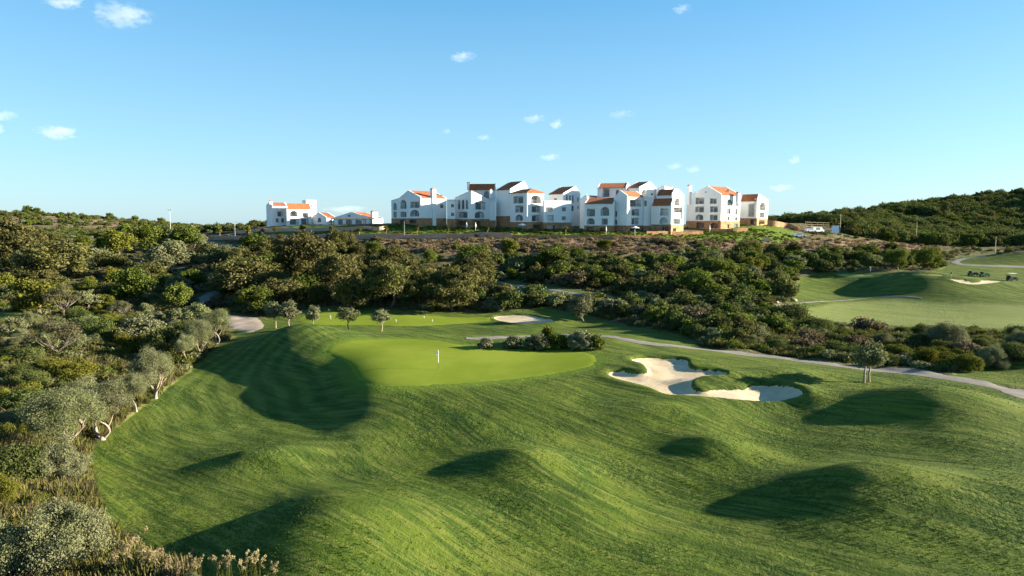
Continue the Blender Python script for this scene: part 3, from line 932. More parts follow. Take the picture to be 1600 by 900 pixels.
PLANTS = []   # (x, y, radius)
def clear_of(x, y, r, k=.75):
    return all((x - a) ** 2 + (y - b) ** 2 > ((r + c) * k) ** 2 for a, b, c in PLANTS)
NAMES = {'near_olive': 'olive_tree', 'near_shrub': 'olive_shrub', 'near_shrub_green': 'shrub', 'near_shrub_dark': 'shrub', 'oak': 'oak_tree', 'oak_big': 'oak_tree', 'carob': 'carob_tree', 'mid_olive': 'olive_tree', 'yellow_tree': 'leafy_tree',
         'mastic': 'mastic_shrub', 'carob_bush': 'carob_shrub', 'olive_bush': 'olive_shrub', 'oak_bush': 'oak_shrub', 'yellow_bush': 'shrub', 'dry_bush': 'dry_shrub', 'lolly': 'olive_tree', 'sapling': 'sapling', 'bare': 'bare_tree', 'pine': 'pine_tree', 'reed': 'reed_clump'}
def plant(kind, x, y, h, label, group=None, wk=1.0, cat=None, var=None, sink=.0):
    pr = PROTO[kind]
    tr, cr, ph, pw = pr[var % len(pr) if var is not None else random.randrange(len(pr))]
    s = h / ph
    z = float(H(x, y)) - sink
    nm = NAMES[kind]
    c = cat or ('tree' if 'tree' in nm else nm.split('_')[-1] if nm != 'reed_clump' else 'reeds')
    if tr is None:
        o = link(bpy.data.objects.new(nm, cr))
    else:
        o = empty(nm, (0, 0, 0))
        link(bpy.data.objects.new('stems' if kind == 'reed' else 'trunk', tr), o)
        c_ = link(bpy.data.objects.new('plumes' if kind == 'reed' else 'crown', cr), o)
        if kind == 'reed':
            c_['kind'] = 'stuff'
            o.children[0]['kind'] = 'stuff'
    o.location = (x, y, z)
    o.rotation_euler = (0, 0, random.random() * 6.283)
    o.scale = (s * wk, s * wk, s)
    tag(o, label, c, group)
    PLANTS.append((x, y, pw * s * wk * .5))
    return o
def plant_px(kind, px, py, hpx, label, group=None, wpx=None, dmin=24, var=None, cat=None):
    """base at a photo pixel, height (and width) given in photo pixels at that distance"""
    g = ground(px, py, 0, dmin)
    h = hpx * g.y / FPX
    pw, ph = PROTO[kind][0][3], PROTO[kind][0][2]
    wk = 1.0 if wpx is None else (wpx * g.y / FPX) / (pw * h / ph)
    return plant(kind, g.x, g.y, h, label, group, wk, cat, var)

# ------------------------------------------------------------------ trees one can pick out
T = plant_px
T('near_olive', 104, 716, 112, 'largest olive tree with pale bent trunk, lowest along the fairway edge', 'olive trees along the fairway', 122, var=0)
T('near_olive', 160, 687, 92, 'olive tree with thick forked white trunk, second from the bottom', 'olive trees along the fairway', 100, var=1)
T('near_olive', 213, 644, 62, 'small grey olive with two thin trunks, third from the bottom', 'olive trees along the fairway', 44, var=2)
T('near_olive', 243, 623, 78, 'olive with curling side trunk, fourth from the bottom', 'olive trees along the fairway', 66, var=3)
T('near_olive', 292, 568, 46, 'small olive with straight pale trunk, fifth along the fairway edge', 'olive trees along the fairway', 36, var=2)
T('near_olive', 313, 558, 60, 'olive beside the dark bank, sixth along the fairway edge', 'olive trees along the fairway', 44, var=0)
T('near_olive', 340, 537, 54, 'topmost olive of the fairway edge row, beside the path', 'olive trees along the fairway', 48, var=1)
T('near_olive', 128, 676, 84, 'grey olive crown rising between the two lowest fairway olives', None, 74, var=3)
T('near_shrub', 92, 893, 138, 'big silvery grey shrub in the bottom left corner', None, 168, var=0)
T('near_shrub', 22, 905, 110, 'dark leaved shrub at the very bottom left edge', None, 120, var=1)
T('near_shrub', 95, 752, 80, 'silvery shrub under the largest olive', None, 90, var=1)
T('near_shrub_dark', 30, 752, 70, 'dark green shrub at left edge below the largest olive', None, 100)
T('near_shrub_green', 5, 790, 60, 'yellow green shrub at the left edge above the corner bush', None, 50)
T('near_shrub_green', 100, 592, 38, 'bright yellow green bush left of the fairway olives', None, 88)
T('near_shrub_green', 32, 628, 36, 'olive green mound shaped bush near the left edge', None, 76)
T('near_shrub_dark', 45, 640, 40, 'dark bush at left edge behind the largest olive', None, 80)
T('near_shrub_green', 205, 560, 50, 'green leafy shrub behind the fourth fairway olive', None, 60)
T('bare', 88, 560, 62, 'grey thinly leaved olive with a broad crown on the left', None, 86)
T('near_shrub_dark', 152, 527, 38, 'dark green round shrub left of the olive row', None, 58)
T('near_shrub_dark', 255, 560, 60, 'tall dark shrub mass behind the olive row', None, 80)
T('mid_olive', 225, 535, 46, 'grey green olive in the scrub behind the row', None, 70)
T('carob', 208, 476, 60, 'bright green broad carob tree in the left scrub', None, 64, 110)
T('carob', 280, 486, 48, 'dark green tree beside the left path', None, 52, 110)
T('yellow_tree', 165, 482, 28, 'small yellow green tree left of the bright carob', None, 30, 110)
T('bare', 100, 495, 52, 'leafless grey tree with spreading branches in the left scrub', None, 56, 110)
T('yellow_tree', 60, 490, 60, 'broad yellow green tree behind the leafless grey one', None, 84, 110)
T('bare', 192, 496, 26, 'small leafless shrub tree below the bright carob', None, 26, 110)
T('yellow_tree', 185, 404, 50, 'yellow tinged tree upper left among oaks', None, 54, 170)
T('oak_big', 85, 440, 66, 'wide dark oak in the upper left woods', None, 120, 150)
T('oak_big', 25, 412, 66, 'tall oak at the upper left edge', None, 100, 170)
T('carob', 232, 395, 46, 'dark green tree at the left below the skyline', None, 60, 190)
T('carob', 290, 392, 42, 'dark round tree left of the far path', None, 50, 190)
T('mid_olive', 340, 418, 38, 'rounded grey olive beside the low rock wall', None, 52, 170)
T('mid_olive', 262, 432, 54, 'tall yellowish olive in the middle of the left woods', None, 66, 150)
T('oak_big', 385, 470, 70, 'spreading brown oak over the left path', None, 110, 130)
T('oak_big', 475, 450, 86, 'large brown green oak in the centre woods', None, 100, 130)
T('oak_big', 530, 462, 70, 'oak right of the largest centre oak', None, 80, 130)
T('oak_big', 612, 480, 74, 'broad brown oak left of the flag line', None, 84, 125)
T('oak_big', 655, 474, 56, 'oak with a lit right side above the practice green', None, 60, 125)
T('oak_big', 715, 478, 70, 'oak above the practice green bunker', None, 84, 125)
T('oak', 440, 480, 50, 'dark oak behind the practice green trees', None, 70, 125)
T('oak', 550, 484, 56, 'dark oak at the back edge of the practice green', None, 60, 125)
T('carob', 402, 492, 48, 'dense dark green tree at the practice green corner', None, 66, 118)
T('carob', 400, 396, 34, 'green tree in front of the terrace wall', None, 60, 190)
T('carob', 585, 402, 26, 'round bright tree on the slope under the leftmost low house', None, 30, 180)
T('mid_olive', 612, 412, 28, 'grey green tree on the slope below the chimney house', None, 34, 170)
T('carob', 672, 415, 26, 'small round green tree on the dry slope', None, 22, 170)
T('yellow_tree', 797, 402, 36, 'straw coloured tree on the slope below the tall houses', None, 30, 170)
T('yellow_tree', 945, 392, 22, 'straw coloured bushy tree under the centre houses', None, 26, 180)
T('mid_olive', 911, 503, 46, 'round grey olive standing alone right of the practice bunker', None, 42, 108)
for i, (px, py, h, w, lb) in enumerate([(431, 513, 44, 32, 'leftmost olive by the practice green, partly behind its neighbour'), (452, 514, 46, 38, 'second olive from the left by the practice green'), (490, 515, 38, 27, 'sparse slender olive by the practice green, third from the left'), (545, 517, 40, 38, 'umbrella shaped olive by the practice green, fourth from the left'), (596, 518, 36, 35, 'rightmost round olive by the practice green')]):
    T('lolly', px, py, h, lb, 'young olives by the practice green', w, 104, i)
g0 = T('lolly', 1358, 597, 66, 'olive tree with two slim white trunks right of the bunker', None, 54, 50, 1)
extra = link(bpy.data.objects.new('trunk', PROTO['lolly'][2][0]), g0)
extra.location = (.5, .2, 0)
# bushes between green and practice bunker
for i, (px, py, h, w) in enumerate([(758, 544, 18, 34), (800, 544, 22, 40), (838, 546, 28, 46), (872, 545, 30, 40), (905, 545, 34, 46), (930, 545, 28, 36), (858, 538, 34, 26)]):
    T(['olive_bush', 'olive_bush', 'olive_bush', 'carob_bush', 'olive_bush', 'carob_bush', 'yellow_bush'][i], px, py, h, ['low greyish shrub, leftmost of the row behind the green', 'second shrub of the row behind the green', 'grey shrub in the middle of the row behind the green', 'dark shrub in the row behind the green', 'tall shrub near the right of the row behind the green', 'rightmost shrub of the row behind the green', 'upright thin yellow shrub in the row behind the green'][i], 'shrub row behind the green', w, 85)
T('mastic', 1225, 468, 40, 'dark green tree beside rocks at the plateau mound', None, 48, 108)
T('carob', 1402, 421, 34, 'rounded dark tree at the back of the right plateau', None, 42, 180)
T('carob', 1448, 424, 40, 'broad dark tree at the back of the right plateau, beside the path loop', None, 50, 180)
T('mastic', 1265, 415, 24, 'round dark shrub at the plateau edge', None, 32, 180)
T('mastic', 1297, 418, 28, 'round olive shrub at the plateau edge', None, 40, 180)
T('mastic', 1357, 417, 24, 'rounded bush behind the plateau flag', None, 30, 180)
T('near_shrub', 1480, 545, 52, 'tall silvery bush beyond the path on the right', None, 72, 60)
T('near_shrub_green', 1450, 575, 40, 'yellow green bush beside the path on the right', None, 60, 60)
T('near_shrub_green', 1512, 580, 36, 'leafy green bush right of the yellow green one beside the path', None, 46, 60)
T('near_shrub', 1550, 575, 42, 'grey green bush next to the dark mound at the right edge', None, 50, 60)
T('near_shrub_dark', 1235, 508, 42, 'large dark mounded shrub at the edge of the right fairway', None, 66, 85)
T('near_shrub_dark', 1275, 520, 30, 'rounded shrub below the large mounded one', None, 60, 85)
T('near_shrub_dark', 1590, 560, 30, 'dark bush at the right edge behind the mound', None, 60, 60)
# saplings along the terrace wall
for i, (px, py, h) in enumerate([(344, 373, 18), (389, 378, 28), (429.5, 371, 18), (472.5, 373, 22), (518, 371, 19), (562, 371, 17), (604, 371, 20), (652, 370, 18), (700, 370, 15), (762, 369, 16), (884, 367, 14)]):
    T('sapling', px, py, h, ['leftmost sapling by the far terrace wall', 'tall yellow sapling at the left end of the terrace wall', 'sapling before the left end of the white house', 'sapling in front of the arched white house', 'sapling in front of the low orange roof', 'sapling in front of the pergola house', 'sapling between pergola and chimney house', 'sapling in front of the chimney house', 'sapling in front of the three arched windows', 'sapling left of the tall centre house', 'sapling right of the curved white block'][i], 'saplings along the terrace', None, 190)
for i, (px, py, h, w) in enumerate([(52, 327, 8, 22), (43, 329, 8, 12), (175, 331, 7, 9), (213, 335, 7, 9)]):
    pass
# ------------------------------------------------------------------ woods and scrub filled by region
def in_poly(px, py, poly):
    return sdist(np.array([px]), np.array([py]), poly)[0] > 0
def fill(poly, n, kinds, hr, labels, group, dmin, dmax, k=.7, tries=14, wk=(.9, 1.3)):
    """kinds: [(kind, weight)]"""
    xs, ys = [p[0] for p in poly], [p[1] for p in poly]
    done = 0
    for _ in range(n * tries):
        if done >= n:
            break
        px, py = random.uniform(min(xs), max(xs)), random.uniform(min(ys), max(ys))
        if not in_poly(px, py, poly):
            continue
        g = ground(px, py, 0, dmin)
        if not dmin < g.y < dmax:
            continue
        kd = random.choices([a for a, b in kinds], [b for a, b in kinds])[0]
        h = random.uniform(*hr) * (1.0 if 'bush' in kd or 'shrub' in kd or kd == 'mastic' else 1.5)
        r = PROTO[kd][0][3] * h / PROTO[kd][0][2] * .5
        if not clear_of(g.x, g.y, r, k) or float(turf_at(g.x, g.y)) > .3:
            continue
        lab = labels[kd] if kd in labels else labels['*']
        FILLED.append((plant(kd, g.x, g.y, h, lab, group, random.uniform(*wk)), px, py, h, kd))
        done += 1
    return done
FILLED = []
def turf_at(x, y):
    j = min(max(int(np.searchsorted(GD, y)), 0), len(GD) - 1)
    i = min(max(int(np.searchsorted(GS, x / max(y, 20.0))), 0), len(GS) - 1)
    return TURF[j, i]
SP = {'oak': 'brown green oak', 'oak_big': 'broad brown green oak', 'carob': 'dark green carob tree', 'mid_olive': 'grey green olive tree', 'yellow_tree': 'yellow green tree', 'mastic': 'dark rounded shrub', 'carob_bush': 'green leafy shrub', 'olive_bush': 'greyish shrub', 'oak_bush': 'brown green shrub', 'yellow_bush': 'yellow green shrub', 'dry_bush': 'dry brown shrub', 'bare': 'leafless grey tree',
      'near_shrub_green': 'yellow green leafy shrub', 'near_shrub_dark': 'dark leafy shrub', 'near_shrub': 'silvery shrub'}
def labs(where):
    return {k: v + ' ' + where for k, v in SP.items()}
counts = []
counts.append(fill([(330, 395), (420, 385), (520, 390), (640, 412), (760, 420), (755, 486), (640, 486), (420, 492), (350, 462)], 46, [('oak', 5), ('oak_big', 2), ('carob', 2), ('oak_bush', 2), ('mastic', 1)], (3.2, 5.0), labs('in the dense woods behind the practice green'), 'woods behind the practice green', 118, 215, .62))
counts.append(fill([(0, 362), (120, 358), (300, 372), (330, 400), (340, 450), (300, 470), (250, 470), (0, 480)], 60, [('oak', 4), ('carob', 2), ('mid_olive', 3), ('yellow_tree', 1.4), ('oak_bush', 1), ('olive_bush', 1)], (2.6, 4.6), labs('in the woods left of the terrace'), 'woods on the left', 130, 330, .62))
counts.append(fill([(0, 470), (260, 470), (345, 480), (330, 500), (290, 540), (200, 560), (0, 590)], 44, [('mid_olive', 2), ('near_shrub_dark', 3), ('near_shrub_green', 2), ('near_shrub', 2), ('bare', .5), ('dry_bush', .7), ('yellow_tree', .6)], (1.5, 3.0), labs('in the scrub left of the fairway'), 'scrub left of the fairway', 75, 150, .7))
counts.append(fill([(740, 408), (860, 404), (1000, 406), (1120, 398), (1240, 392), (1245, 426), (1200, 450), (1190, 478), (1090, 480), (1000, 476), (960, 455), (860, 446), (760, 436)], 120, [('mastic', 6), ('carob_bush', 3), ('olive_bush', 2), ('oak_bush', 2.2), ('yellow_bush', .5), ('dry_bush', .4), ('carob', .5)], (2.2, 4.4), labs('on the slope below the white houses'), 'shrubs on the slope below the houses', 112, 225, .6))
counts.append(fill([(960, 470), (1090, 478), (1190, 482), (1230, 500), (1180, 540), (1100, 532), (1060, 520), (1000, 495)], 50, [('mastic', 6), ('carob_bush', 2), ('olive_bush', 2), ('oak_bush', 2), ('dry_bush', .8)], (1.9, 3.6), labs('between the slope and the cart path'), 'shrubs above the cart path', 90, 150, .6))
counts.append(fill([(1080, 535), (1190, 510), (1240, 505), (1380, 518), (1600, 525), (1640, 560), (1480, 575), (1400, 572), (1200, 549)], 64, [('near_shrub_dark', 5), ('near_shrub_green', 2.5), ('near_shrub', 1), ('dry_bush', 1)], (1.3, 2.5), labs('in the hedge of scrub along the cart path'), 'scrub along the cart path', 60, 118, .55))
counts.append(fill([(740, 470), (790, 455), (880, 468), (960, 474), (1000, 490), (960, 495), (890, 482), (760, 488)], 26, [('mastic', 4), ('oak_bush', 2), ('olive_bush', 2), ('carob_bush', 1)], (2.2, 4.0), labs('behind the practice bunker'), 'shrubs behind the practice bunker', 118, 160, .6))
counts.append(fill([(1230, 395), (1330, 385), (1480, 398), (1470, 420), (1380, 424), (1250, 424)], 26, [('mastic', 5), ('carob_bush', 2), ('olive_bush', 1), ('dry_bush', 1)], (2.4, 4.2), labs('at the back of the right plateau'), 'shrubs behind the right plateau', 180, 260, .62))
counts.append(fill([(0, 560), (60, 560), (120, 590), (60, 640), (20, 690), (0, 720)], 9, [('near_shrub_dark', 3), ('near_shrub_green', 2), ('near_shrub', 1)], (1.2, 2.4), labs('among the olives at the left edge'), 'shrubs among the fairway olives', 45, 90, .6))
counts.append(fill([(0, 760), (60, 780), (60, 830), (0, 860)], 5, [('near_shrub_green', 2), ('near_shrub_dark', 2)], (.7, 1.2), labs('near the bottom left corner'), 'low shrubs at the bottom left', 30, 60, .6))
counts.append(fill([(420, 372), (640, 376), (860, 380), (1200, 382), (1000, 394), (860, 396), (560, 396), (430, 385)], 40, [('dry_bush', 4), ('olive_bush', 1), ('carob_bush', 1), ('oak_bush', 1)], (1.0, 2.2), labs('on the dry bank under the terrace'), 'shrubs on the dry bank', 185, 260, .7))
print('FILL', counts, sum(counts))

# reeds at the bottom edge
for i, (px, py, h, w, lb) in enumerate([(206, 905, 70, 40, 'tall reed clump right of the corner bush'), (185, 908, 50, 40, 'low brown reed clump beside the corner bush'), (232, 905, 48, 30, 'greenish reed tuft, third from the corner bush'), (249, 900, 44, 24, 'upright yellow reed tuft by the dark hollow'), (306, 912, 46, 30, 'thin reed clump left of the pale plumes'), (352, 915, 54, 44, 'pale feathery reed clump at the bottom edge'), (392, 918, 58, 46, 'largest pale feathery reed clump at the bottom edge'), (425, 918, 40, 36, 'rightmost reed clump at the bottom edge'), (275, 914, 30, 30, 'short reed tuft at the bottom edge of the hollow')]):
    T('reed', px, py, h, lb, 'reeds at the bottom edge', None, 28, i)

# ------------------------------------------------------------------ uncountable cover
def scatter(name, pts, protos, label, cat, smin=.7, smax=1.3):
    me = bpy.data.meshes.new(name)
    me.from_pydata([tuple(p[:3]) for p in pts], [], [])
    a = me.attributes.new('scl', 'FLOAT', 'POINT')
    a.data.foreach_set('value', np.array([p[3] for p in pts], np.float32))
    o = link(bpy.data.objects.new(name, me))
    tag(o, label, cat, kind='stuff')
    ng = bpy.data.node_groups.new(name, 'GeometryNodeTree')
    ng.interface.new_socket('Geometry', in_out='INPUT', socket_type='NodeSocketGeometry')
    ng.interface.new_socket('Geometry', in_out='OUTPUT', socket_type='NodeSocketGeometry')
    n = ng.nodes
    gi, go = n.new('NodeGroupInput'), n.new('NodeGroupOutput')
    coll = bpy.data.collections.new(name + '_pieces')
    for k, me2 in enumerate(protos):
        coll.objects.link(bpy.data.objects.new(name + '_piece', me2))
    ci = n.new('GeometryNodeCollectionInfo')
    ci.inputs['Collection'].default_value = coll
    ci.inputs['Separate Children'].default_value = True
    ci.inputs['Reset Children'].default_value = True
    ip = n.new('GeometryNodeInstanceOnPoints')
    ip.inputs['Pick Instance'].default_value = True
    ri = n.new('FunctionNodeRandomValue')
    ri.data_type = 'INT'
    ri.inputs[4].default_value = 0
    ri.inputs[5].default_value = len(protos) - 1
    rr = n.new('FunctionNodeRandomValue')
    rr.data_type = 'FLOAT_VECTOR'
    rr.inputs[0].default_value = (-.12, -.12, 0)
    rr.inputs[1].default_value = (.12, .12, 6.283)
    na = n.new('GeometryNodeInputNamedAttribute')
    na.data_type = 'FLOAT'
    na.inputs[0].default_value = 'scl'
    L = ng.links
    L.new(gi.outputs[0], ip.inputs['Points'])
    L.new(ci.outputs[0], ip.inputs['Instance'])
    L.new(ri.outputs[2], ip.inputs['Instance Index'])
    L.new(rr.outputs[0], ip.inputs['Rotation'])
    L.new(na.outputs[0], ip.inputs['Scale'])
    L.new(ip.outputs[0], go.inputs[0])
    md = o.modifiers.new('scatter', 'NODES')
    md.node_group = ng
    return o
ROAD = np.zeros(GX.shape, bool)
for o in list(COL.objects):
    if o.name.startswith(('cart_path', 'path_turning')):
        V = np.array([v.co[:] for v in o.data.vertices])
        for (x, y, z) in V[::2]:
            m = (abs(GX - x) < 1.3) & (abs(GY - y) < 1.6)
            ROAD |= m
def pick(mask, n, rg, jit=1.0):
    jj, ii = np.nonzero(mask)
    k = rg.choice(len(jj), min(n, len(jj)), replace=len(jj) < n)
    j, i = jj[k], ii[k]
    j2, i2 = np.minimum(j + 1, len(GD) - 1), np.minimum(i + 1, len(GS) - 1)
    fu, fv = rg.random(len(k)), rg.random(len(k))
    y = GD[j] * (1 - fv) + GD[j2] * fv
    x = (GS[i] * (1 - fu) + GS[i2] * fu) * np.maximum(y, 20.0)
    return x, y, H(x, y)
rg = np.random.default_rng(21)
inframe = (PXX > -150) & (PXX < 1750) & (PYY < 1000)
scrub = (TURF < .15) & ~ROAD & inframe & (GY > 28)
# keep cover off the buildings' terrace
terr = (GY > 216) & (GY < 330) & (PXX > 405) & (PXX < 1260) & (GZ > 17.2)
tuft_g = [mk_tuft(np.random.default_rng(i), 'grass', 46, .75, .045)[1] for i in range(3)]
tuft_d = [mk_tuft(np.random.default_rng(i + 9), 'dry', 46, .6, .04, .8)[1] for i in range(2)]
low_b = [mk_shrub(420, .30, 14, .6, .42)(np.random.default_rng(i + 30), s)[1] for i, s in enumerate(('mastic', 'oak', 'carob', 'olive', 'dry'))]
low_y = mk_shrub(420, .30, 14, .6, .42)(np.random.default_rng(77), 'yellow')[1]
def sc_pts(mask, n, s0, s1, sink=.05):
    x, y, z = pick(mask, n, rg)
    return list(zip(x, y, z - sink, s0 + (s1 - s0) * rg.random(len(x)) ** 1.6))
scatter('near_scrub', sc_pts(scrub & (GY < 80), 1500, .16, .5), [PROTO[k][i][1] for k, i in (('near_shrub_green', 0), ('near_shrub_dark', 0), ('near_shrub', 0), ('near_shrub_dark', 1))], 'low mixed scrub among the olives at the left', 'undergrowth')
scatter('low_scrub', sc_pts(scrub & (GY > 75) & (GY < 300) & (DRY < .5) & (LUSH < .5) & ~terr, 3900, .35, 1.1), low_b[:4], 'low green scrub between the trees and shrubs', 'undergrowth')
scatter('long_grass', sc_pts(scrub & (GY < 150), 7000, .5, 1.5), tuft_g, 'long rough grass along the fairway edges', 'grass')
scatter('dry_grass', sc_pts(scrub & (GY < 280) & ~terr & (LUSH < .4), 6000, .6, 1.8), tuft_d, 'dry straw coloured grass on the banks', 'grass')
scatter('dry_bank_scrub', sc_pts((DRY > .5) & (GY < 300) & ~terr & ~ROAD, 1600, .35, .9), [mk_shrub(420, .26, 14, .5, .42)(np.random.default_rng(80 + i), 'bank')[1] for i in range(3)], 'brown dry scrub covering the bank under the terrace', 'undergrowth')
scatter('terrace_planting', sc_pts((LUSH > .5) & (GY < 236) & (GY > 190), 1500, .2, .55), [low_b[2], low_y, low_b[2], low_y], 'green ground cover planting on the terrace edge', 'ground cover')
fair = (TURF > .9) & inframe & (GY > 30) & (GY < 82) & (FRINGE < -1.0)
mb_ = near_mask(BUNK1, 3)
fair[mb_] &= sdist(GX[mb_], GY[mb_], BUNK1) < -.6
tn = vnoise(GX, GY, 41, 7.0) + .7 * vnoise(GX, GY, 42, 2.2)
turf_t = [mk_tuft(np.random.default_rng(i + 60), 'turf', 22, .6, .05, .9)[1] for i in range(3)]
scatter('fairway_tufts', sc_pts(fair & ~ROAD & (rg.random(GX.shape) < np.clip(.35 + tn * 1.3, .05, 1)), 26000, .05, .15, .0), turf_t, 'short uneven tufts of fairway grass', 'grass')
far_r = (PXX > 1180) & (PXX < 1750) & (GY > 262) & (GY < 460) & (DRY < .5) & ~terr & ~((PXX < 1330) & (GY < 285))
far_l = (PXX > -150) & (PXX < 420) & (GY > 300) & (GY < 700)
far_m = (PXX > 250) & (PXX < 1250) & (GY > 420) & (GY < 700)
big = [PROTO[k][i][1] for k, i in (('mastic', 0), ('mastic', 1), ('oak_bush', 0), ('mastic', 2), ('carob_bush', 1))]
hn = vnoise(GX, GY, 31, 26) + .6 * vnoise(GX, GY, 32, 9)
scatter('hillside_wood', sc_pts(far_r & (hn > -.22), 3600, .8, 3.6, .3), big, 'dark evergreen wood covering the hill on the right', 'wood')
scatter('hillside_scrub', sc_pts(far_l & (hn > -.12), 2100, .8, 2.6, .3), big + [PROTO['olive_bush'][0][1]], 'patchy scrub on the far hill at the left', 'scrub')
scatter('far_scrub', sc_pts(far_m, 500, 1.2, 2.6, .3), big, 'distant scrub behind the terrace', 'scrub')
for (px, d, h, lb) in [(48, 590, 8.0, 'wide pine on the left skyline, leftmost'), (62, 592, 6.5, 'second pine on the left skyline'), (175, 600, 6.0, 'lone round pine on the left skyline'), (214, 590, 6.0, 'rightmost round pine on the left skyline'), (1030 - 775, 575, 6.5, 'pine near the floodlight pole on the left skyline')]:
    x = (px - 800) / FPX * d
    plant('carob', x, d, h, lb.replace('pine', 'dark tree'), 'trees on the skyline')

# ------------------------------------------------------------------ white houses on the terrace
def wall_material():
    m, t, b = new_mat('white_render')
    pos = t.n.new('ShaderNodeNewGeometry').outputs['Position']
    n1 = t.noise(pos, .25, 4, .6)
    n2 = t.noise(t.mapping(pos, (3, 3, .5)), 1.0, 3, .6)
    c = t.mix(t.smooth(n1, .35, .7), (.80, .785, .755), (.75, .735, .705))
    c = t.mix(t.math('MULTIPLY', t.smooth(n2, .55, .75), .25), c, (.60, .58, .55))
    t.l.new(c, b.inputs['Base Color'])
    return m
def stone_material():
    m, t, b = new_mat('ochre_stone')
    pos = t.n.new('ShaderNodeNewGeometry').outputs['Position']
    v = t.n.new('ShaderNodeTexVoronoi')
    v.inputs['Scale'].default_value = 1.6
    t.l.new(t.mapping(pos, (1, 1, 1.9)), v.inputs['Vector'])
    c = t.mix(t.smooth(v.outputs['Color'], .2, .8), (.30, .145, .070), (.42, .235, .12))
    c = t.mix(t.math('MULTIPLY', t.smooth(t.noise(pos, .5, 4, .6), .45, .7), .5), c, (.18, .095, .055))
    t.l.new(c, b.inputs['Base Color'])
    bump(t, b, v.outputs['Distance'], .6, .08)
    return m
def roof_material():
    m, t, b = new_mat('terracotta_tiles')
    pos = t.n.new('ShaderNodeNewGeometry').outputs['Position']
    n1 = t.noise(pos, 1.2, 4, .6)
    n2 = t.noise(pos, 4.0, 3, .7)
    c = t.mix(t.smooth(n1, .35, .68), (.27, .085, .034), (.35, .125, .055))
    c = t.mix(t.math('MULTIPLY', t.smooth(n2, .5, .75), .5), c, (.22, .058, .022))
    t.l.new(c, b.inputs['Base Color'])
    w = t.n.new('ShaderNodeTexWave')
    w.inputs['Scale'].default_value = 1.6
    t.l.new(pos, w.inputs['Vector'])
    bump(t, b, w.outputs['Fac'], .5, .06)
    return m
def simple(name, c, rough=.7, metal=0.0, spec=.3):
    m, t, b = new_mat(name)
    oc = t.n.new('ShaderNodeTexCoord').outputs['Object']
    n = t.noise(oc, 3.0, 3, .6)
    t.l.new(t.mix(t.math('MULTIPLY', t.smooth(n, .4, .7), .35), c, tuple(x * .7 for x in c)), b.inputs['Base Color'])
    b.inputs['Roughness'].default_value = rough
    b.inputs['Metallic'].default_value = metal
    b.inputs['Specular IOR Level'].default_value = spec
    return m
M_WALL, M_STONE, M_ROOF = wall_material(), stone_material(), roof_material()
M_GLASS = simple('window_glass', (.15, .195, .215), .08, 0, .6)
M_FRAME = simple('dark_frame', (.10, .095, .085), .5)
M_RAIL = simple('balcony_rail', (.13, .10, .075), .5)
M_CAP = simple('brick_cap', (.30, .13, .07))
M_WHITE = simple('white_paint', (.78, .77, .74), .5)
M_WOOD = simple('dark_timber', (.07, .055, .045), .7)
M_POLE = simple('weathered_pole', (.42, .34, .22), .8)
M_METAL = simple('grey_metal', (.36, .37, .38), .4, .6)

class House:
    """a house whose faces are laid out from the photograph: zoom origin (ox, oy), zoom factor k, distance d"""
    def __init__(s, name, label, ox, k, d, cx, cy, oy=270):
        s.ox, s.oy, s.k, s.d = ox, oy, k, d
        p = s.P(cx, cy, d)
        s.root = empty(name, (p.x, p.y, float(H(p.x, p.y))))
        tag(s.root, label, 'house', 'white houses on the terrace')
        s.o = s.root.location
    def px(s, x): return s.ox + x / s.k
    def py(s, y): return s.oy + y / s.k
    def P(s, x, y, d): return at(s.px(x), s.py(y), d)
    def kx(s, x): return (s.px(x) - 800) / FPX * math.cos(PITCH)
    def add(s, mb, name, mat, parent=None):
        v = [tuple(Vector(q) - s.o) for q in mb.v]
        me = bpy.data.meshes.new(name)
        me.from_pydata(v, [], mb.f)
        me.materials.append(mat)
        return link(bpy.data.objects.new(name, me), parent or s.root)

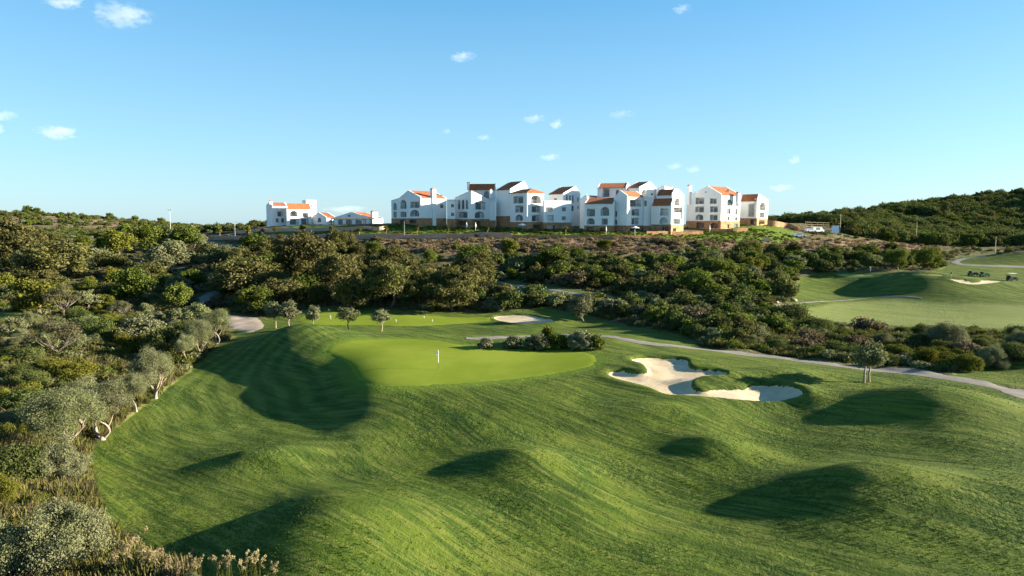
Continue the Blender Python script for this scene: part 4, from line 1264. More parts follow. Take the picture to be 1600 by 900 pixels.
def arch_ring(u0, u1, z0, z1, kind):
    """outline of an opening, from bottom left round"""
    if 'a' not in kind:
        return [(u0, z0), (u1, z0), (u1, z1), (u0, z1)]
    w = (u1 - u0) / 2
    rise = min(w, (z1 - z0) * .55)
    out = [(u0, z0), (u1, z0)]
    for i in range(9):
        t = math.pi * i / 8
        out.append((u0 + w + w * math.cos(t), z1 - rise + rise * math.sin(t)))
    return out
def volume(h, c, l, r, a, yb, dd=0.0, left=None, right=None, top=None, stone=None, lo=(), ro=(), roof='profile', hip=None, corner=None, base_drop=2.5, name_roof=True):
    """c, l, r: zoom x of the near corner and the far ends of both faces; a: turn; left/right: top profile of a face as (x or ('m', metres), y)"""
    a = R(a)
    d = h.d + dd
    C0 = h.P(c, yb, d)
    C = Vector((C0.x, C0.y))
    er, el = Vector((math.cos(a), math.sin(a))), Vector((-math.sin(a), math.cos(a)))
    def u_of(face, x):
        if isinstance(x, tuple):
            return x[1]
        k = h.kx(x)
        if face == 'R':
            return (k * C.y - C.x) / (er.x - k * er.y)
        return (C.x - k * C.y) / (-(el.x) + k * el.y)
    Lr, Ll = u_of('R', r), u_of('L', l)
    Lr, Ll = max(Lr, .6), max(Ll, .6)
    def xy(face, u, off=0.0):
        """off: metres inwards"""
        return (C + er * u + el * off) if face == 'R' else (C + el * u + er * off)
    def z_of(face, u, y):
        q = xy(face, u)
        v = pix_dir(800, h.py(y))
        return CAM_Z + v.z / v.y * q.y
    zb = C0.z
    def prof(face, pts, L):
        out = [[u_of(face, x), y] for x, y in pts]
        out = [(min(max(u, 0), L), z_of(face, min(max(u, 0), L), y)) for u, y in out]
        out[0] = (0.0, out[0][1])
        out[-1] = (L, out[-1][1])
        return out
    if roof == 'corner':
        zl, zc, zr = (z_of('L', Ll, corner[0]), z_of('R', 0, corner[1]), z_of('R', Lr, corner[2]))
        pl, pr = [(0, zc), (Ll, zl)], [(0, zc), (Lr, zr)]
    elif left is not None:
        pl = prof('L', left, Ll)
        pr = [(0, pl[0][1]), (Lr, pl[0][1])]
    elif right is not None:
        pr = prof('R', right, Lr)
        pl = [(0, pr[0][1]), (Ll, pr[0][1])]
    else:
        zt = z_of('R', 0, top)
        pl, pr = [(0, zt), (Ll, zt)], [(0, zt), (Lr, zt)]
    zs = z_of('R', 0, stone) if stone else None
    bot = zb - base_drop
    wall, st = MB(), MB()
    frames = []
    def panel(mb, face, outer, holes, off, depths):
        rings = [outer] + [q for q in holes]
        tri = mgeo.tessellate_polygon([[Vector((u, z, 0)) for u, z in q] for q in rings])
        flat = [p for q in rings for p in q]
        b = len(mb.v)
        for u, z in flat:
            q = xy(face, u, off)
            mb.v.append((q.x, q.y, z))
        mb.f += [tuple(b + i for i in t) for t in tri]
        for ring, dep in zip(holes, depths):
            b = len(mb.v)
            n = len(ring)
            for o2 in (off, off + dep):
                for u, z in ring:
                    q = xy(face, u, o2)
                    mb.v.append((q.x, q.y, z))
            for i in range(n):
                j = (i + 1) % n
                mb.f.append((b + i, b + j, b + n + j, b + n + i))
            if dep > .6:   # white back wall of a loggia
                mb.f.append(tuple(b + n + i for i in range(n)))
    for face, L, pf, ops in (('L', Ll, pl, lo), ('R', Lr, pr, ro)):
        hw, hs, dw, ds = [], [], [], []
        for (x0, x1, y0, y1, kd) in ops:
            u0, u1 = sorted((u_of(face, x0), u_of(face, x1)))
            u0, u1 = max(u0, .12), min(u1, L - .12)
            if u1 - u0 < .25:
                continue
            um = (u0 + u1) / 2
            z1, z0 = z_of(face, um, y0), z_of(face, um, y1)
            instone = zs is not None and z1 < zs - .05
            if zs is not None and not instone:
                z0 = max(z0, zs + .12)
            if instone:
                z0 = max(z0, bot + .2)
            dep = 1.5 if 'l' in kd else .28
            ring = arch_ring(u0, u1, z0, z1, kd)
            (hs if instone else hw).append(ring)
            (ds if instone else dw).append(dep)
            frames.append((face, u0, u1, z0, z1, kd, dep, -.06 if instone else 0.0))
        z_lo = zs if zs is not None else bot
        outer = [(0, z_lo), (L, z_lo)] + [(u, z) for u, z in reversed(pf)]
        panel(wall, face, outer, hw, 0.0, dw)
        if zs is not None:
            panel(st, face, [(-.06, bot), (L, bot), (L, zs), (-.06, zs)], hs, -.06, ds)
            b = len(st.v)
            for u, o2 in ((-.06, -.06), (L, -.06), (L, .0), (0, .0)):
                q = xy(face, u, o2)
                st.v.append((q.x, q.y, zs))
            st.f.append((b, b + 1, b + 2, b + 3))
    # far walls
    def quadwall(p0, p1, tops):
        b = len(wall.v)
        wall.v += [(p0.x, p0.y, bot), (p1.x, p1.y, bot)] + tops
        wall.f.append(tuple(range(b, b + 2 + len(tops))))
    Br, Bl = C + er * Lr, C + el * Ll
    Bb = Br + el * Ll
    def shift(pf, base, ax):
        return [((base + ax * u).x, (base + ax * u).y, z) for u, z in pf]
    if roof == 'corner':
        zback = min(pl[-1][1], pr[-1][1]) - .3
        quadwall(Br, Bb, [(Bb.x, Bb.y, zback), (Br.x, Br.y, pr[-1][1])])
        quadwall(Bl, Bb, [(Bb.x, Bb.y, zback), (Bl.x, Bl.y, pl[-1][1])])
    elif left is not None:
        quadwall(Br, Bb, list(reversed(shift(pl, Br, el))))
        quadwall(Bl, Bb, [(Bb.x, Bb.y, pl[-1][1]), (Bl.x, Bl.y, pl[-1][1])])
    else:
        quadwall(Bl, Bb, list(reversed(shift(pr, Bl, er))))
        quadwall(Br, Bb, [(Bb.x, Bb.y, pr[-1][1]), (Br.x, Br.y, pr[-1][1])])
    h.add(wall, 'wall', M_WALL)
    if zs is not None:
        h.add(st, 'stone_base', M_STONE)
    # roof
    rf, pp = MB(), MB()
    def slab(mb, q, th):
        b = len(mb.v)
        mb.v += [tuple(v) for v in q] + [(v[0], v[1], v[2] + th) for v in q]
        n = len(q)
        mb.f.append(tuple(b + i for i in reversed(range(n))))
        mb.f.append(tuple(b + n + i for i in range(n)))
        for i in range(n):
            j = (i + 1) % n
            mb.f.append((b + i, b + j, b + n + j, b + n + i))
    if hip is not None:
        zt = pl[0][1]
        zr_ = z_of('R', 0, hip)
        e = .3
        q = [C - er * e - el * e, Br + er * e - el * e, Bb + er * e + el * e, Bl - er * e + el * e]
        ins = min(Lr, Ll) * .5
        if Lr >= Ll:
            r0, r1 = C + er * ins * .6 + el * Ll * .5, Br - er * ins * .6 + el * Ll * .5
            fs = [(0, 1, 5, 4), (1, 2, 5), (2, 3, 4, 5), (3, 0, 4)]
        else:
            r0, r1 = C + el * ins * .6 + er * Lr * .5, Bl - el * ins * .6 + er * Lr * .5
            fs = [(0, 1, 4), (1, 2, 5, 4), (2, 3, 5), (3, 0, 4, 5)]
        rf.v = [(p.x, p.y, zt) for p in q] + [(r0.x, r0.y, zr_), (r1.x, r1.y, zr_)] + [(p.x, p.y, zt - .16) for p in q]
        rf.f = fs + [(9, 8, 7, 6)] + [(i, (i + 1) % 4, 6 + (i + 1) % 4, 6 + i) for i in range(4)]
        h.add(rf, 'roof', M_ROOF)
    elif roof == 'corner':
        z4 = [(C.x, C.y, pl[0][1]), (Br.x, Br.y, pr[-1][1]), (Bb.x, Bb.y, min(pl[-1][1], pr[-1][1]) - .3), (Bl.x, Bl.y, pl[-1][1])]
        slab(rf, [z4[0], z4[1], z4[2]], .16)
        slab(rf, [z4[0], z4[2], z4[3]], .16)
        h.add(rf, 'roof', M_ROOF)
    elif left is not None or right is not None:
        face, pf, ax, cr, Lx = ('L', pl, el, er, Lr) if left is not None else ('R', pr, er, el, Ll)
        n = len(pf)
        for i in range(n - 1):
            (u0, z0), (u1, z1) = pf[i], pf[i + 1]
            sl = (z1 - z0) / max(u1 - u0, .01)
            if i == 0:
                u0, z0 = u0 - .25, z0 - .25 * sl
            if i == n - 2:
                u1, z1 = u1 + .25, z1 + .25 * sl
            ends = []
            for w in (.32, Lx - .32):
                p0, p1 = C + ax * u0 + cr * w, C + ax * u1 + cr * w
                ends.append(((p0.x, p0.y, z0), (p1.x, p1.y, z1)))
            slab(rf, [ends[0][0], ends[0][1], ends[1][1], ends[1][0]], .14)
            for w0, w1 in ((-.02, .30), (Lx - .30, Lx + .02)):
                q0, q1 = C + ax * pf[i][0] + cr * w0, C + ax * pf[i + 1][0] + cr * w0
                q2, q3 = C + ax * pf[i + 1][0] + cr * w1, C + ax * pf[i][0] + cr * w1
                slab(pp, [(q0.x, q0.y, pf[i][1]), (q1.x, q1.y, pf[i + 1][1]), (q2.x, q2.y, pf[i + 1][1]), (q3.x, q3.y, pf[i][1])], .24)
        h.add(rf, 'roof', M_ROOF)
        h.add(pp, 'parapet', M_WALL)
    else:
        zt = pl[0][1]
        q = [C, Br, Bb, Bl]
        slab(rf, [(p.x, p.y, zt - .25) for p in q], .08)
        h.add(rf, 'flat_roof', M_WALL)
        for p0, p1 in ((C, Br), (C, Bl)):
            t = (p1 - p0).normalized()
            nn = Vector((-t.y, t.x))
            if nn.dot(Bb - p0) < 0:
                nn = -nn
            q = [p0 - nn * .04, p1 - nn * .04, p1 + nn * .25, p0 + nn * .25]
            slab(pp, [(p.x, p.y, zt) for p in q], .12)
        h.add(pp, 'parapet', M_WALL)
    # windows, doors and loggias
    for (face, u0, u1, z0, z1, kd, dep, off) in frames:
        fr, gl = MB(), MB()
        ax, inn = (er, el) if face == 'R' else (el, er)
        bk = off + dep - (.03 if dep > .6 else .0)
        def bx(mb, ua, ub, za, zb2, o0, o1):
            P = [C + ax * ua + inn * o0, C + ax * ub + inn * o0, C + ax * ub + inn * o1, C + ax * ua + inn * o1]
            b = len(mb.v)
            mb.v += [(p.x, p.y, za) for p in P] + [(p.x, p.y, zb2) for p in P]
            mb.f += [tuple(b + i for i in q) for q in ((3, 2, 1, 0), (4, 5, 6, 7), (0, 1, 5, 4), (1, 2, 6, 5), (2, 3, 7, 6), (3, 0, 4, 7))]
        w, hh = u1 - u0, z1 - z0
        if 'l' in kd:
            g0, g1, gz = u0 + w * .14, u0 + w * .80, z0 + hh * .84
        else:
            g0, g1, gz = u0, u1, z1
        o0, o1 = bk - .10, bk - .02
        t = .07
        if 'l' in kd:
            bx(gl, g0 + t, g1 - t, z0 + t, gz - t, o0 + .03, o1)
            bars = [(g0, g0 + t, z0, gz), (g1 - t, g1, z0, gz), (g0 + t, g1 - t, gz - t, gz), (g0 + t, g1 - t, z0, z0 + t), ((g0 + g1) / 2 - t / 2, (g0 + g1) / 2 + t / 2, z0 + t, gz - t)]
        else:
            ring = arch_ring(u0, u1, z0, z1, kd)
            b = len(gl.v)
            for u, z in ring:
                q = C + ax * u + inn * o1
                gl.v.append((q.x, q.y, z))
            gl.f.append(tuple(range(b, b + len(ring))))
            bars = [(u0, u0 + t, z0, z1 - hh * (.5 if 'a' in kd else 0)), (u1 - t, u1, z0, z1 - hh * (.5 if 'a' in kd else 0)), (u0 + t, u1 - t, z0, z0 + t), ((u0 + u1) / 2 - t / 2, (u0 + u1) / 2 + t / 2, z0 + t, z1 - .08), (u0 + t, u1 - t, z0 + hh * .5, z0 + hh * .5 + t)]
        for (a0, a1, b0, b1) in bars:
            bx(fr, a0, a1, b0, b1, o0, o1 - .005)
        wn = h.add(fr, 'window', M_FRAME)
        h.add(gl, 'pane', M_GLASS, wn)
        if 'l' in kd:
            ra = MB()
            bx(ra, u0 + .03, u1 - .03, z0 + .95, z0 + 1.02, off + .12, off + .18)
            nb = max(3, int(w / .28))
            for i in range(nb + 1):
                uu = u0 + .05 + (w - .12) * i / nb
                bx(ra, uu, uu + .03, z0 + .0, z0 + .95, off + .135, off + .165)
            h.add(ra, 'balcony_railing', M_RAIL)
def chimney(h, x0, x1, yt, yb, dd=0.0, cap=True, a=30):
    d = h.d + dd
    p0, p1 = h.P(x0, yb, d), h.P(x1, yb, d)
    zt = h.P(x0, yt, d).z
    w = (p1.x - p0.x)
    mb = MB()
    c = Vector(((p0.x + p1.x) / 2, d + w / 2))
    s = w / (abs(math.cos(R(a))) + abs(math.sin(R(a)))) / 2
    er, el = Vector((math.cos(R(a)), math.sin(R(a)))), Vector((-math.sin(R(a)), math.cos(R(a))))
    def pr(mb, s2, z0, z1):
        ring = [c - er * s2 - el * s2, c + er * s2 - el * s2, c + er * s2 + el * s2, c - er * s2 + el * s2]
        mb.prism([(p.x, p.y, z0) for p in ring], z1 - z0)
    pr(mb, s, p0.z - 1, zt - .35)
    ch = h.add(mb, 'chimney', M_WALL)
    m2 = MB()
    pr(m2, s * 1.12, zt - .35, zt - .22)
    pr(m2, s * .85, zt - .22, zt)
    h.add(m2, 'chimney_cap', M_CAP, ch)

# far left house with the bell tower
h = House('white_house', 'white house with square tower and orange roof at the far left of the terrace', 400, 7.26, 285, 400, 590)
volume(h, 190, 122, 362, 34, 590, left=[(190, 372), (158, 340), (122, 372)], ro=[(247, 305, 437, 495, 'l'), (225, 258, 517, 563, 'w'), (288, 318, 517, 563, 'w')])
chimney(h, 140, 186, 310, 380, 1.0)
volume(h, 355, 340, 632, 34, 592, -2.0, left=[('m', 0), ('m', 4.5), ('m', 9)] and [(('m', 0), 402), (('m', 4.2), 348), (('m', 9), 402)], ro=[(387, 477, 430, 495, 'la'), (530, 597, 455, 503, 'l'), (385, 485, 520, 588, 'l'), (515, 597, 520, 588, 'l')])
volume(h, 575, 530, 692, 38, 590, 5.0, top=312, ro=[(612, 650, 355, 450, 'la')])
h = House('low_house', 'low cream house with a single orange roof beside the tower house', 400, 7.26, 278, 800, 588)
volume(h, 800, 632, 905, 38, 588, left=[(800, 508), (715, 455), (632, 500)], ro=[(830, 860, 530, 565, 'w')], lo=[(700, 740, 510, 560, 'wa')])
h = House('pergola_house', 'low gabled house in shade behind a dark pergola', 400, 7.26, 268, 1290, 588)
volume(h, 1290, 880, 1440, 66, 588, left=[(1290, 512), (1090, 450), (880, 515)], lo=[(1045, 1075, 478, 498, 'w'), (930, 985, 535, 585, 'w'), (1020, 1090, 535, 585, 'w'), (1130, 1200, 535, 585, 'w')])
chimney(h, 1292, 1378, 430, 560, -1.0)

h = House('chimney_house', 'white two storey house with broad white chimney and orange roof', 600, 8.889, 232, 515, 710)
volume(h, 515, 105, 868, 44, 715, left=[(515, 345), (345, 250), (215, 358), (105, 392)], stone=630,
       lo=[(133, 183, 420, 520, 'wa'), (230, 315, 375, 500, 'la'), (370, 495, 400, 487, 'l'), (135, 180, 540, 622, 'w'), (232, 312, 540, 615, 'l'), (365, 492, 515, 607, 'la'), (220, 300, 650, 708, 'l'), (360, 450, 650, 705, 'l')], ro=[(780, 830, 440, 490, 'w')])
chimney(h, 640, 722, 213, 720, 3.0, True, 44)

h = House('arched_window_house', 'white house with three tall arched windows and steep corner gable', 600, 8.889, 230, 1215, 735)
volume(h, 985, 875, 1010, 58, 735, 2.0, top=375, stone=640, lo=[(930, 975, 435, 480, 'w'), (930, 975, 555, 603, 'w')])
volume(h, 1215, 985, 1465, 46, 740, 0, roof='corner', corner=(352, 250, 368), stone=640,
       lo=[(1025, 1062, 375, 505, 'wa'), (1080, 1117, 375, 505, 'wa'), (1135, 1173, 375, 505, 'wa'), (1035, 1160, 540, 626, 'l'), (1035, 1140, 668, 735, 'l')], ro=[(1270, 1410, 400, 510, 'l'), (1262, 1395, 535, 628, 'la'), (1245, 1340, 668, 735, 'l')])
volume(h, 1465, 1460, 1552, 4, 735, 6.0, top=388, stone=660)
volume(h, 1175, 1150, 1552, -5, 735, 12.0, left=[(('m', 0), 218), (('m', 5.5), 160), (('m', 10), 218)], ro=[(1390, 1460, 252, 350, 'wa'), (1280, 1330, 280, 330, 'wa')])
chimney(h, 1462, 1502, 222, 300, 4.0)
chimney(h, 1153, 1172, 128, 200, 14.0, True, 0)
chimney(h, 1180, 1198, 128, 200, 14.0, True, 0)

h = House('tall_centre_house', 'tall white house with hipped red roof and curved lower wing', 760, 8.889, 226, 565, 785)
volume(h, 330, 135, 575, 42, 790, 8.0, right=[(330, 232), (520, 120), (575, 210)], stone=600)
volume(h, 565, 330, 795, 36, 790, 0, top=268, hip=210, stone=682,
       lo=[(375, 510, 325, 425, 'l'), (400, 510, 455, 552, 'l'), (405, 505, 580, 665, 'la')], ro=[(612, 758, 310, 425, 'la'), (628, 743, 458, 550, 'l'), (630, 740, 588, 676, 'l'), (645, 742, 722, 785, 'l')])
volume(h, 800, 780, 1175, 24, 800, .5, top=388, stone=690,
       ro=[(825, 920, 478, 545, 'l'), (1047, 1102, 478, 535, 'w'), (845, 938, 588, 680, 'l'), (1045, 1102, 605, 658, 'w'), (845, 950, 725, 785, 'l'), (1050, 1095, 735, 798, 'w')])
h = House('slit_window_house', 'white house with three slit windows and dark red roof behind the curved wing', 760, 8.889, 240, 1065, 700)
volume(h, 1065, 860, 1300, 42, 700, 0, right=[(1065, 292), (1232, 192), (1300, 300)],
       lo=[(940, 978, 350, 380, 'w')], ro=[(1105, 1130, 308, 400, 'wa'), (1148, 1172, 308, 395, 'wa'), (1190, 1212, 308, 415, 'wa'), (1180, 1210, 455, 530, 'w'), (1262, 1280, 345, 400, 'w'), (1262, 1280, 460, 500, 'w')])

h = House('stepped_house', 'large stepped white house of many gables right of centre', 900, 8.889, 222, 705, 815)
volume(h, 150, 52, 290, 58, 815, 12.0, left=[(150, 322), (130, 314), (52, 370)])
volume(h, 520, 115, 620, 70, 818, 0, right=[(('m', 0), 425), (('m', 5), 352), (('m', 9), 425)], stone=732,
       lo=[(150, 262, 500, 605, 'l'), (340, 460, 472, 597, 'la'), (152, 258, 630, 718, 'la'), (355, 440, 635, 720, 'l'), (335, 440, 762, 812, 'l'), (150, 240, 755, 812, 'l')])
volume(h, 690, 292, 740, 74, 815, 14.0, right=[(('m', 0), 205), (('m', 5), 145), (('m', 9), 205)], lo=[(365, 460, 215, 335, 'l'), (545, 590, 235, 320, 'wa'), (610, 650, 235, 320, 'wa')])
volume(h, 870, 690, 1110, 42, 815, 13.0, right=[(870, 205), (1018, 126), (1110, 228)], ro=[(905, 980, 232, 332, 'la'), (1035, 1062, 285, 315, 'w')])
volume(h, 705, 520, 930, 44, 820, -1.0, left=[(705, 322), (610, 252), (520, 362)], stone=732,
       lo=[(530, 568, 525, 610, 'wa'), (530, 570, 650, 718, 'wa')], ro=[(740, 900, 372, 470, 'l'), (770, 877, 505, 595, 'l'), (770, 872, 625, 718, 'l'), (750, 880, 765, 815, 'l')])
volume(h, 935, 925, 1050, 14, 815, 4.5, top=335, stone=735, ro=[(937, 980, 385, 465, 'w')])
volume(h, 1325, 1108, 1490, 50, 818, 1.0, right=[(1325, 300), (1360, 230), (1415, 240), (1490, 315)], stone=718,
       ro=[(1365, 1436, 350, 455, 'la'), (1340, 1460, 485, 555, 'l'), (1345, 1447, 640, 716, 'l'), (1345, 1390, 765, 815, 'l')])
volume(h, 1318, 1042, 1345, 52, 818, -.3, right=[(('m', 0), 440), (('m', 3.0), 358), (('m', 3.6), 358)], stone=718,
       lo=[(1165, 1280, 495, 595, 'l'), (1160, 1276, 620, 710, 'la'), (1200, 1290, 755, 815, 'l')])
chimney(h, 1465, 1495, 465, 600, 6.0)
volume(h, 1220, 1108, 1330, 60, 815, 16.0, left=[(1220, 186), (1195, 184), (1108, 240)])

h = House('tall_gabled_house', 'three storey white house with tall chimney at left and orange roof', 1050, 8.889, 235, 675, 788)
volume(h, 675, 195, 938, 38, 792, 0, left=[(675, 305), (485, 190), (245, 312), (195, 330)], stone=668,
       lo=[(320, 437, 345, 432, 'l'), (320, 437, 468, 548, 'l'), (325, 432, 575, 655, 'la'), (520, 612, 355, 430, 'l'), (525, 630, 465, 547, 'l'), (525, 630, 580, 660, 'l'), (340, 450, 692, 765, 'l'), (540, 640, 700, 768, 'l'), (445, 465, 258, 278, 'w')],
       ro=[(740, 830, 368, 460, 'wa'), (755, 806, 497, 573, 'w'), (765, 797, 610, 664, 'w'), (868, 910, 385, 465, 'w'), (870, 908, 500, 583, 'w'), (868, 906, 610, 664, 'wa'), (765, 795, 715, 770, 'w'), (860, 910, 705, 775, 'w')])
chimney(h, 218, 277, 165, 400, 5.0)
chimney(h, 895, 955, 265, 380, 3.0)
chimney(h, 765, 788, 232, 300, 5.0, True, 0)
h = House('end_house', 'two storey white house at the right end of the terrace', 1050, 8.889, 243, 1175, 715)
volume(h, 1175, 940, 1325, 46, 725, 0, right=[(1175, 378), (1196, 300), (1325, 385)], stone=628,
       lo=[(1055, 1140, 430, 512, 'l'), (1055, 1140, 535, 612, 'la'), (1090, 1165, 650, 715, 'l'), (1140, 1156, 358, 374, 'w')], ro=[(1210, 1290, 410, 520, 'la'), (1215, 1280, 552, 625, 'l'), (1205, 1282, 660, 712, 'l')])

# ------------------------------------------------------------------ labels that tell the filled-in plants apart
ORD = ['leftmost', 'second from left', 'third from left', 'fourth from left', 'fifth from left', 'sixth', 'seventh', 'eighth', 'ninth', 'tenth', 'eleventh', 'twelfth']
HOUSES_AT = [(0, 60, 'at the left edge'), (60, 170, 'left of the bright carob'), (170, 250, 'around the bright carob'), (250, 345, 'near the left path'), (345, 430, 'below the sapling row'), (430, 500, 'below the tower house'), (500, 600, 'below the pergola house'), (600, 698, 'below the chimney house'), (698, 775, 'below the arched window house'),
             (775, 830, 'below the hipped roof'), (830, 912, 'below the curved wing'), (912, 960, 'below the left stepped gable'), (960, 1015, 'below the middle stepped gable'), (1015, 1070, 'below the right stepped gable'), (1070, 1157, 'below the three storey house'), (1157, 1230, 'below the end house'), (1230, 1330, 'below the car park'), (1330, 1420, 'right of the twin olive'), (1420, 1500, 'below the right hill'), (1500, 1800, 'at the right edge')]
def name_filled():
    by = {}
    groups = {}
    for it in FILLED:
        groups.setdefault(it[0]['group'], []).append(it)
    for g, its in groups.items():
        ys = sorted(i[2] for i in its)
        hs = sorted(i[3] for i in its)
        t0, t1 = ys[len(ys) // 3], ys[2 * len(ys) // 3]
        h0, h1 = hs[len(hs) // 4], hs[3 * len(hs) // 4]
        for (o, px, py, h, kd) in its:
            row = 'upper' if py < t0 else 'middle' if py < t1 else 'lower'
            size = 'small ' if h < h0 else 'large ' if h > h1 else ''
            where = next((w for a, b, w in HOUSES_AT if a <= px < b), 'at the right edge')
            ctx = {'woods behind the practice green': 'centre woods', 'woods on the left': 'left woods', 'scrub left of the fairway': 'left scrub', 'shrubs on the slope below the houses': 'slope', 'shrubs above the cart path': 'bank', 'scrub along the cart path': 'path hedge', 'shrubs behind the practice bunker': 'thicket', 'shrubs behind the right plateau': 'plateau back', 'shrubs among the fairway olives': 'olive row', 'low shrubs at the bottom left': 'corner', 'shrubs on the dry bank': 'dry bank'}[g]
            by.setdefault((size + SP[kd], row + ' ' + ctx, where), []).append((px, o))
    for (what, row, where), L in by.items():
        L.sort(key=lambda q: q[0])
        for i, (px, o) in enumerate(L):
            lb = '%s, %s, %s' % (what, row, where)
            if len(L) > 1:
                lb = '%s %s' % (lb, ORD[min(i, 11)])
            o['label'] = lb
name_filled()

# ------------------------------------------------------------------ small clouds
def cloud_material():
    m = bpy.data.materials.new('cloud_vapour')
    m.use_nodes = True
    t = NT(m.node_tree)
    for n in list(t.n):
        t.n.remove(n)
    out = t.n.new('ShaderNodeOutputMaterial')
    tc = t.n.new('ShaderNodeTexCoord')
    nz = t.noise(t.mapping(tc.outputs['Object'], (1, 1, 1.6)), .018, 4, .6, .4)
    ln = t.n.new('ShaderNodeVectorMath')
    ln.operation = 'LENGTH'
    ct = t.n.new('ShaderNodeVectorMath')
    ct.operation = 'MULTIPLY_ADD'
    t.l.new(tc.outputs['Generated'], ct.inputs[0])
    ct.inputs[1].default_value = (2, 2, 2)
    ct.inputs[2].default_value = (-1, -1, -1)
    t.l.new(ct.outputs[0], ln.inputs[0])
    core = t.math('SUBTRACT', 1.0, ln.outputs['Value'], clamp=True)
    v = t.math('ADD', t.math('MULTIPLY', core, .75), t.math('MULTIPLY', t.math('SUBTRACT', nz, .5), 2.6))
    dn = t.math('MULTIPLY', t.smooth(v, .12, .75), t.smooth(core, .0, .35))
    dn = t.math('MULTIPLY', dn, t.math('MULTIPLY', attr(t, 'dens', 'OBJECT').outputs['Fac'], .0075))
    pv = t.n.new('ShaderNodeVolumePrincipled')
    pv.inputs['Color'].default_value = (.97, .97, .97, 1)
    t.l.new(dn, pv.inputs['Density'])
    t.l.new(pv.outputs[0], out.inputs['Volume'])
    return m
MAT_CLOUD = cloud_material()
CLOUDS = [(190, 24, 46, 18, .4, 'broken white cloud near the top left corner'), (98, 3, 32, 9, .7, 'white cloud cut by the top edge at left'), (722, 88, 21, 8, .6, 'small ragged cloud high above the chimney house'), (88, 207, 32, 11, .6, 'flat greyish cloud in the left sky'), (5, 180, 22, 8, .45, 'faint cloud at the left edge, upper one'), (0, 201, 10, 8, .8, 'small bright cloud at the left edge, lower one'),
          (870, 193, 12, 8, .95, 'brightest small round cloud above the tall centre house'), (835, 185, 19, 7, .5, 'wispy cloud just left of the brightest one'), (860, 245, 17, 6, .6, 'flat little cloud below the brightest one'), (757, 214, 13, 5, .5, 'tiny cloud left of the flat little one'), (699, 204, 9, 5, .45, 'faint puff farthest left in the middle sky'), (1066, 13, 15, 8, .5, 'wispy cloud at the top edge right of centre'),
          (1055, 259, 13, 6, .55, 'left one of two small clouds above the three storey house'), (1084, 264, 13, 6, .6, 'right one of two small clouds above the three storey house'), (1242, 249, 10, 7, .85, 'bright small cloud in the right sky'), (1220, 293, 19, 6, .6, 'low cloud above the end house'), (970, 178, 22, 7, .2, 'very faint wisp right of the brightest cloud'), (540, 327, 36, 6, .35, 'pale cloud low behind the pergola house')]
for i, (px, py, rx, ry, dn, lb) in enumerate(CLOUDS):
    D = 4200.0
    c = at(px, py, D)
    u = D / FPX
    rgc = np.random.default_rng(100 + i)
    bm = bmesh.new()
    bmesh.ops.create_icosphere(bm, subdivisions=2, radius=1.0, matrix=Matrix.Diagonal((rx * u * 1.25, rx * u * .9, ry * u * 1.25, 1)))
    me = bpy.data.meshes.new('cloud')
    bm.to_mesh(me)
    bm.free()
    me.polygons.foreach_set('use_smooth', [True] * len(me.polygons))
    me.materials.append(MAT_CLOUD)
    o = link(bpy.data.objects.new('cloud', me))
    o.location = c
    o['dens'] = dn
    tag(o, lb, 'cloud', 'small clouds')

# ------------------------------------------------------------------ walls, posts, signs
def ground_wall(name, pix, hgt, label, mat, dmin, th=.4, cat='wall', ztop=None):
    """a wall that follows the ground under a line of photo pixels"""
    c = [ground(x, y, 0, dmin) for x, y in pix]
    c = spline([(p.x, p.y, 0) for p in c], 6, closed=False)
    mb = MB()
    n = len(c)
    for i, p in enumerate(c):
        t = (c[min(i + 1, n - 1)] - c[max(i - 1, 0)]).normalized()
        nr = Vector((-t.y, t.x, 0))
        z = float(H(p.x, p.y))
        top = z + (hgt if not hasattr(hgt, '__len__') else hgt[0] + (hgt[1] - hgt[0]) * i / (n - 1))
        for sgn in (-1, 1):
            q = p + nr * th * .5 * sgn
            mb.v += [(q.x, q.y, z - .8), (q.x, q.y, top)]
    for i in range(n - 1):
        a, b = i * 4, i * 4 + 4
        mb.f += [(a, b, b + 1, a + 1), (a + 2, a + 3, b + 3, b + 2), (a + 1, b + 1, b + 3, a + 3)]
    mb.f += [(0, 1, 3, 2), ((n - 1) * 4, (n - 1) * 4 + 2, (n - 1) * 4 + 3, (n - 1) * 4 + 1)]
    o = mb.build(name, mat)
    o.location = (0, 0, 0)
    return tag(o, label, cat, 'terrace walls')
M_GABION = path_material('brown_stone_wall', (.40, .22, .15), (.50, .31, .22))
M_PALEWALL = path_material('grey_stone_wall', (.38, .24, .175), (.48, .33, .25))
ground_wall('retaining_wall', [(312, 376), (345, 374.5), (400, 374), (480, 374), (560, 374), (640, 373.5), (720, 373), (800, 372)], 1.45, 'long brown retaining wall under the saplings', M_GABION, 190)
ground_wall('retaining_wall', [(368, 365), (400, 363), (440, 362), (500, 361), (580, 360), (602, 359)], 1.25, 'upper grey brown wall below the tower house', M_PALEWALL, 215)
ground_wall('retaining_wall', [(1010, 366), (1050, 367), (1075, 366.5), (1098, 366)], 1.0, 'low sunlit stone wall in front of the stepped house', M_STONE, 190)
ground_wall('retaining_wall', [(800, 371.5), (900, 372), (960, 371.5), (1020, 372)], .9, 'low ochre wall below the centre houses', M_STONE, 190)
ground_wall('retaining_wall', [(1110, 361), (1140, 362), (1168, 361)], 1.0, 'curved stone garden wall below the three storey house', M_STONE, 190)
ground_wall('retaining_wall', [(1199, 353), (1212, 354), (1226, 355.5), (1240, 358), (1249, 361)], (2.2, 1.2), 'orange stone wall running down from the end house', M_STONE, 200)
